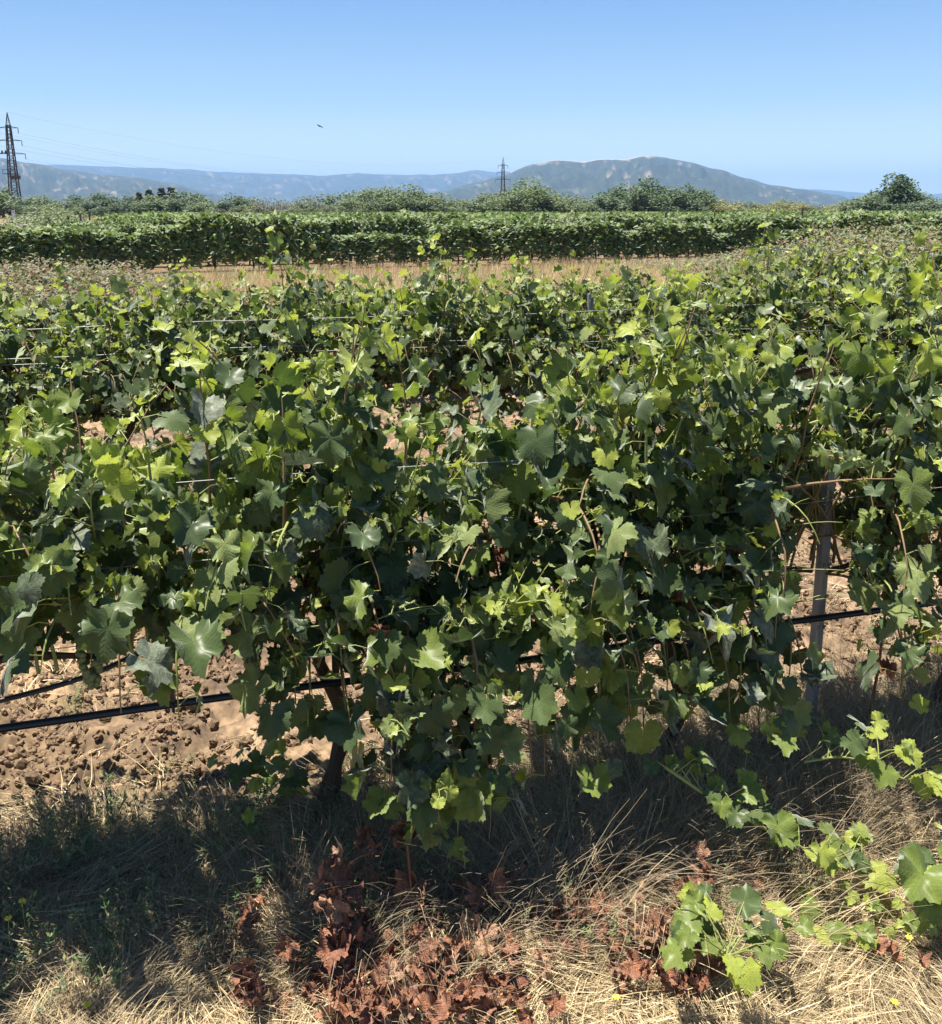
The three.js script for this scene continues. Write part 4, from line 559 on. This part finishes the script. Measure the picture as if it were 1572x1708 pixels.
{
  // trees along the horizon
  const make = (seed, lobes, n, size, colors, h, trunkH) => {
    const R = rng(seed), pts = [], L = []; for (let i = 0; i < lobes; i++) { const a = R() * 6.28, f = R(), r = .36 * Math.sqrt(R()) * (1 - .5 * f); L.push([Math.cos(a) * r, .20 + f * .62, Math.sin(a) * r, .17 + .11 * R()]); }
    for (let i = 0; i < n; i++) { const l = L[i % lobes], a = R() * 6.28, b = Math.acos(1 - 2 * R()), r = l[3] * (.55 + .5 * R()); pts.push(V((l[0] + Math.cos(a) * Math.sin(b) * r) * h, (l[1] + Math.cos(b) * r * .85) * h, (l[2] + Math.sin(a) * Math.sin(b) * r) * h)); }
    const limbs = [tube([V(0, -.3, 0), V(.02 * h, .2 * h, 0), V(0, .45 * h, .01 * h), V(.01 * h, .72 * h, 0)], .035 * h, .008 * h, 7)]; for (const l of L) limbs.push(tube([V(.01 * h, .28 * h, 0), V(l[0] * .5 * h, (l[1] * .6 + .1) * h, l[2] * .5 * h), V(l[0] * h, l[1] * h, l[2] * h)], .014 * h, .004 * h, 4));
    return [cards(pts, seed + 3, size, colors, { two: 1 }), mergeGeometries(limbs)];
  };
  const pine = seed => { const R = rng(seed), pts = []; for (let i = 0; i < 1000; i++) { const f = R(), tier = Math.floor(f * 7) / 7, r = (1 - tier) * 1.35 * Math.sqrt(R()) * (.7 + .5 * noise(tier * 9, seed)), a = R() * 6.28; pts.push(V(Math.cos(a) * r, .9 + 4.6 * tier + .5 * R() - .2 * r, Math.sin(a) * r)); } return [cards(pts, seed + 1, .5, [[.07, .10, .045], [.09, .12, .05], [.13, .12, .07]]), tube([V(0, -.3, 0), V(.05, 3, 0), V(0, 5.4, 0)], .16, .04, 6)]; };
  const DARK = [[.065, .115, .036], [.085, .14, .044], [.05, .09, .03]], OLIVE = [[.10, .15, .042], [.135, .185, .05], [.075, .115, .033]], YEL = [[.21, .225, .06], [.17, .20, .055], [.25, .22, .07]], GREY = [[.12, .135, .065], [.095, .11, .055], [.145, .145, .085]];
  const kinds = { dark: [make(4001, 11, 1500, .36, DARK, 6), make(4011, 9, 1300, .36, DARK, 6), make(4015, 13, 1500, .36, DARK, 6)], olive: [make(4021, 12, 1400, .34, OLIVE, 6), make(4031, 9, 1200, .34, OLIVE, 6), make(4035, 14, 1500, .34, OLIVE, 6)], yellow: [make(4041, 9, 900, .36, YEL, 6), make(4045, 11, 900, .36, YEL, 6)], grey: [make(4051, 10, 520, .3, GREY, 6), make(4055, 12, 480, .3, GREY, 6)], pine: [pine(4061), pine(4071)] };
  const words = { dark: 'dark green oak-like tree standing in the far treeline', olive: 'olive green tree in the far treeline', yellow: 'yellowish green tree in the far treeline', grey: 'thin greyish shrubby tree in the far treeline', pine: 'pointed dark conifer standing left in the far treeline' };
  const R = rng(4200);
  const tree = (kind, px, top, Z, wid = 1, label) => { const H = (358.5 - top) / FOCAL * Z * 1.04, p = at(px, 356, Z), v = kinds[kind], q = v[R() * v.length | 0], o = thing(kind === 'pine' ? 'pine_tree' : 'tree', label ?? words[kind], 'tree', [p.x, -.3, -Z], R() * 6.28, label ? undefined : kind + ' trees of the far treeline'); part('trunk', q[1], M.bark, o); part('crown', q[0], M.herb, o); const s = H / 5.6; o.scale.set(s * wid, s, s * wid); };
  for (const [k, px, top, Z, w] of [['dark', 5, 322, 190, 1.3], ['olive', -25, 315, 180, 1.3], ['dark', 50, 333, 200, 1.3], ['olive', 75, 334, 180, 1.4], ['dark', 135, 335, 210, 1.2], ['dark', 165, 330, 215, 1.2], ['dark', 182, 338, 210, 1.2], ['olive', 112, 340, 180, 1.4],
    ['pine', 234, 330, 220, 1.5], ['pine', 251, 326, 225, 1.6], ['pine', 272, 323, 225, 1.5], ['pine', 288, 322, 222, 1.6], ['olive', 262, 332, 222, 1.3], ['dark', 280, 334, 222, 1.3], ['dark', 310, 328, 215, 1.3], ['dark', 328, 332, 210, 1.3], ['olive', 348, 341, 200, 1.4], ['dark', 222, 336, 225, 1.2],
    ['dark', 388, 329, 205, 1.1], ['olive', 412, 334, 200, 1.3], ['grey', 372, 342, 195, 1.5], ['grey', 440, 332, 190, 1.3], ['grey', 465, 334, 195, 1.4], ['grey', 492, 331, 190, 1.3], ['grey', 515, 328, 195, 1.2], ['olive', 505, 342, 185, 1.5], ['grey', 535, 334, 190, 1.3],
    ['olive', 555, 326, 200, 1.2], ['olive', 580, 324, 200, 1.2], ['olive', 605, 321, 195, 1.15], ['olive', 632, 317, 190, 1.1], ['olive', 660, 315, 190, 1.1], ['olive', 688, 319, 192, 1.1], ['olive', 708, 325, 195, 1.2], ['olive', 730, 331, 195, 1.3], ['olive', 755, 337, 195, 1.3], ['olive', 778, 342, 195, 1.4],
    ['olive', 800, 328, 180, 1.2], ['olive', 822, 325, 180, 1.15], ['olive', 848, 318, 178, 1.1], ['olive', 877, 308, 175, 1.0], ['olive', 902, 318, 178, 1.1], ['olive', 925, 324, 180, 1.2], ['olive', 952, 330, 178, 1.3], ['olive', 970, 336, 178, 1.3],
    ['dark', 1018, 322, 185, 1.1], ['dark', 1042, 311, 180, .95], ['dark', 1073, 306, 178, .9], ['dark', 1098, 315, 180, .95], ['dark', 1120, 315, 178, .95], ['dark', 1155, 318, 182, .9], ['dark', 1172, 322, 182, .95], ['dark', 1010, 338, 180, 1.4],
    ['yellow', 1198, 333, 185, 1.2], ['yellow', 1222, 335, 185, 1.3], ['yellow', 1268, 340, 188, 1.4], ['yellow', 1290, 337, 188, 1.2], ['olive', 1310, 340, 190, 1.3], ['yellow', 1332, 336, 186, 1.1], ['olive', 1245, 344, 188, 1.5], ['dark', 1368, 347, 190, 1.6],
    ['yellow', 1405, 335, 170, 1.3], ['olive', 1430, 328, 165, 1.2], ['yellow', 1385, 342, 172, 1.5], ['olive', 1445, 322, 160, 1.1], ['grey', 1560, 330, 165, 1.2], ['dark', 1585, 332, 165, 1.3], ['dark', 1462, 322, 152, 1.2], ['olive', 1545, 322, 155, 1.2], ['dark', 1535, 330, 150, 1.3], ['olive', 980, 345, 190, 1.6], ['olive', 1350, 349, 190, 1.8]]) { const t2 = top - (k === 'yellow' ? 10 : k === 'grey' ? 7 : 13); tree(k, px, t2, Z, w * 1.15); if (k !== 'pine') { tree(k, px + 9 + 7 * R(), lerp(t2, 352, .1 + .3 * R()), Z - 6, w * 1.3); tree(k, px - 9 - 7 * R(), lerp(t2, 352, .15 + .4 * R()), Z - 10, w * 1.5); } }
  // the large round tree on the right
  const big = make(4301, 30, 9000, .42, DARK, 8), p = at(1500, 356, 150), o = thing('tree', 'large round dark green tree standing out on the right of the horizon', 'tree', [p.x, -.9, -150], .4); part('trunk', big[1], M.bark, o); part('crown', big[0], M.herb, o); o.scale.set(1.08, 1.02, 1.0);
}
console.log('trees done');

// ---------------------------------------------------------------- pylons and lines
function pylon(px, Z, H, label, turn, extras) {
  const p = at(px, 355, Z), r = thing('power_pylon', label, 'pylon', [p.x, -.2, -Z], turn), w = y => lerp(1.2, .40, clamp(y / (H * .88))), top = H * .88;
  for (const [sx, sz] of [[-1, -1], [1, -1], [1, 1], [-1, 1]]) part('leg', mergeGeometries([bar(V(sx * w(0), 0, sz * w(0)), V(sx * w(top), top, sz * w(top)), .24), bar(V(sx * w(top), top, sz * w(top)), V(0, H, 0), .12)]), M.lattice, r);
  const N = 17, br = [[], [], [], []]; for (let k = 0; k < N; k++) { const y0 = top * k / N, y1 = top * (k + 1) / N, a = w(y0), b = w(y1), c0 = [[-a, -a], [a, -a], [a, a], [-a, a]], c1 = [[-b, -b], [b, -b], [b, b], [-b, b]]; for (let f = 0; f < 4; f++) { const g = (f + 1) % 4, s = k % 2 ? [f, g] : [g, f]; br[f].push(bar(V(c0[s[0]][0], y0, c0[s[0]][1]), V(c1[s[1]][0], y1, c1[s[1]][1]), .10)); br[f].push(bar(V(c1[f][0], y1, c1[f][1]), V(c1[g][0], y1, c1[g][1]), .07)); } }
  br.forEach(b => part('bracing', mergeGeometries(b), M.lattice, r));
  const arms = [[.855 * H, 2.15], [.735 * H, 2.75], [.61 * H, 3.3]];
  for (const [y, l] of arms) { const a = part('crossarm', mergeGeometries([bar(V(-l, y, -.15), V(l, y, -.15), .13), bar(V(-l, y, .15), V(l, y, .15), .13), bar(V(-l, y, 0), V(0, y + .5, 0), .08), bar(V(l, y, 0), V(0, y + .5, 0), .08)]), M.lattice, r); for (const s of [-1, 1]) part('insulator', new THREE.LatheGeometry([...Array(13).keys()].map(i => new THREE.Vector2(i % 2 ? .11 : .05, -i * .1)), 7).translate(s * l, y - .08, 0), M.lattice, a); }
  if (extras) { part('platform', mergeGeometries([box(3.2, .12, 2.2, -.3, .42 * H, 0), box(3.4, .1, .1, -.3, .42 * H + .9, 1.1), box(.08, .9, .08, -1.9, .42 * H + .45, 1.1), box(.08, .9, .08, 1.3, .42 * H + .45, 1.1), box(2.2, .9, .12, 1.0, .385 * H, 1.2)]), M.lattice, r); part('transformer', mergeGeometries([box(1.1, 1.1, 1.0, -2.0, .245 * H, .4), box(1.7, .15, 1.3, -2.0, .215 * H, .4), ...[-.35, 0, .35].map(x => new THREE.CylinderGeometry(.07, .1, .5, 6).translate(-2.0 + x, .245 * H + .8, .4))]), M.lattice, r); for (const x of [-2.8, -2.0, -1.2]) part('switch', new THREE.CylinderGeometry(.12, .28, .75, 7).translate(x, .61 * H + .45, 0), M.lattice, r); }
  return { p: r.position, arms, H, turn };
}
const A1 = pylon(28, 235, 24.6, 'tall rusty lattice power pylon at the left edge', .12, true), B1 = pylon(839, 430, 24.5, 'smaller lattice power pylon seen behind the middle treeline', .12, false);
{
  const C0 = { p: V(-260, -.2, -190), arms: A1.arms, H: A1.H, turn: .12 }, C3 = { p: V(190, -6, -560), arms: A1.arms, H: A1.H, turn: .12 };
  const line = (a, b, y0, y1, s0, s1, sag) => { const p = a.p.clone().add(V(s0 * Math.cos(a.turn), y0, -s0 * Math.sin(a.turn))), q = b.p.clone().add(V(s1 * Math.cos(b.turn), y1, -s1 * Math.sin(b.turn))), pts = []; for (let i = 0; i <= 40; i++) { const f = i / 40, v = p.clone().lerp(q, f); v.y -= sag * 4 * f * (1 - f); pts.push(v); } solo('power_line', tube(pts, .022, .022, 4), M.wire, { label: 'thin power line sagging between the pylons across the sky', category: 'cable', group: 'power lines' }); };
  line(A1, B1, A1.H, B1.H, 0, 0, 7); for (let k = 0; k < 3; k++) for (const s of [-1, 1]) line(A1, B1, A1.arms[k][0] - 1.2, B1.arms[k][0] - 1.2, s * A1.arms[k][1], s * B1.arms[k][1], 7.5);
  line(A1, C0, A1.H, A1.H, 0, 0, 4); for (let k = 0; k < 3; k++) line(A1, C0, A1.arms[k][0] - 1.2, A1.arms[k][0] - 1.2, -A1.arms[k][1], -A1.arms[k][1], 5);
  line(B1, C3, B1.H, B1.H, 0, 0, 4); for (let k = 0; k < 3; k++) line(B1, C3, B1.arms[k][0] - 1.2, B1.arms[k][0] - 1.2, B1.arms[k][1], B1.arms[k][1], 5);
  // white notice board by the road
  const s = at(23, 360, 120), o = thing('notice_board', 'small white notice board with a red mark by the road', 'sign', [s.x, 0, s.z], 0);
  part('board', box(.42, .85, .05, 0, 1.15, 0), new THREE.MeshStandardMaterial({ color: new THREE.Color().setRGB(.72, .72, .70), roughness: .6 }), o);
  part('mark', box(.14, .16, .02, .02, 1.36, .03), new THREE.MeshStandardMaterial({ color: new THREE.Color().setRGB(.55, .05, .04), roughness: .6 }), o); part('support', box(.07, .8, .07, 0, .36, -.02), M.wood, o);
  // small bird
  const b = at(533, 210, 24), bd = new THREE.SphereGeometry(.022, 10, 8).scale(2.4, .9, .9), wing = (sx, sy) => { const g = new THREE.BufferGeometry(); g.setAttribute('position', new THREE.Float32BufferAttribute([-.03, .005, 0, .035, .005, 0, .075, sy, sx * .13, .05, sy * .55, sx * .07, -.03, -.004, 0, .035, -.004, 0, .075, sy - .004, sx * .13, .05, sy * .55 - .006, sx * .07], 3)); g.setIndex([0, 1, 3, 3, 1, 2, 4, 7, 5, 7, 6, 5, 0, 3, 7, 0, 7, 4, 3, 2, 6, 3, 6, 7, 1, 5, 6, 1, 6, 2]); g.computeVertexNormals(); return g; };
  const strip = g => { g.deleteAttribute('uv'); return g; }, tail = strip(new THREE.ConeGeometry(.018, .07, 6).scale(1, 1, .35).rotateZ(Math.PI / 2).translate(.075, 0, 0)), head = strip(new THREE.SphereGeometry(.015, 8, 6).translate(-.058, .004, 0));
  const m = solo('bird', mergeGeometries([strip(bd), wing(1, .035), wing(-1, .05), tail, head]), new THREE.MeshStandardMaterial({ color: new THREE.Color().setRGB(.05, .055, .07), roughness: .8 }), { label: 'tiny dark bird gliding in the clear sky', category: 'bird' }); m.position.copy(b); m.rotation.set(.15, .25, -.5); m.scale.setScalar(.85);
}
renderer.render(scene, camera);
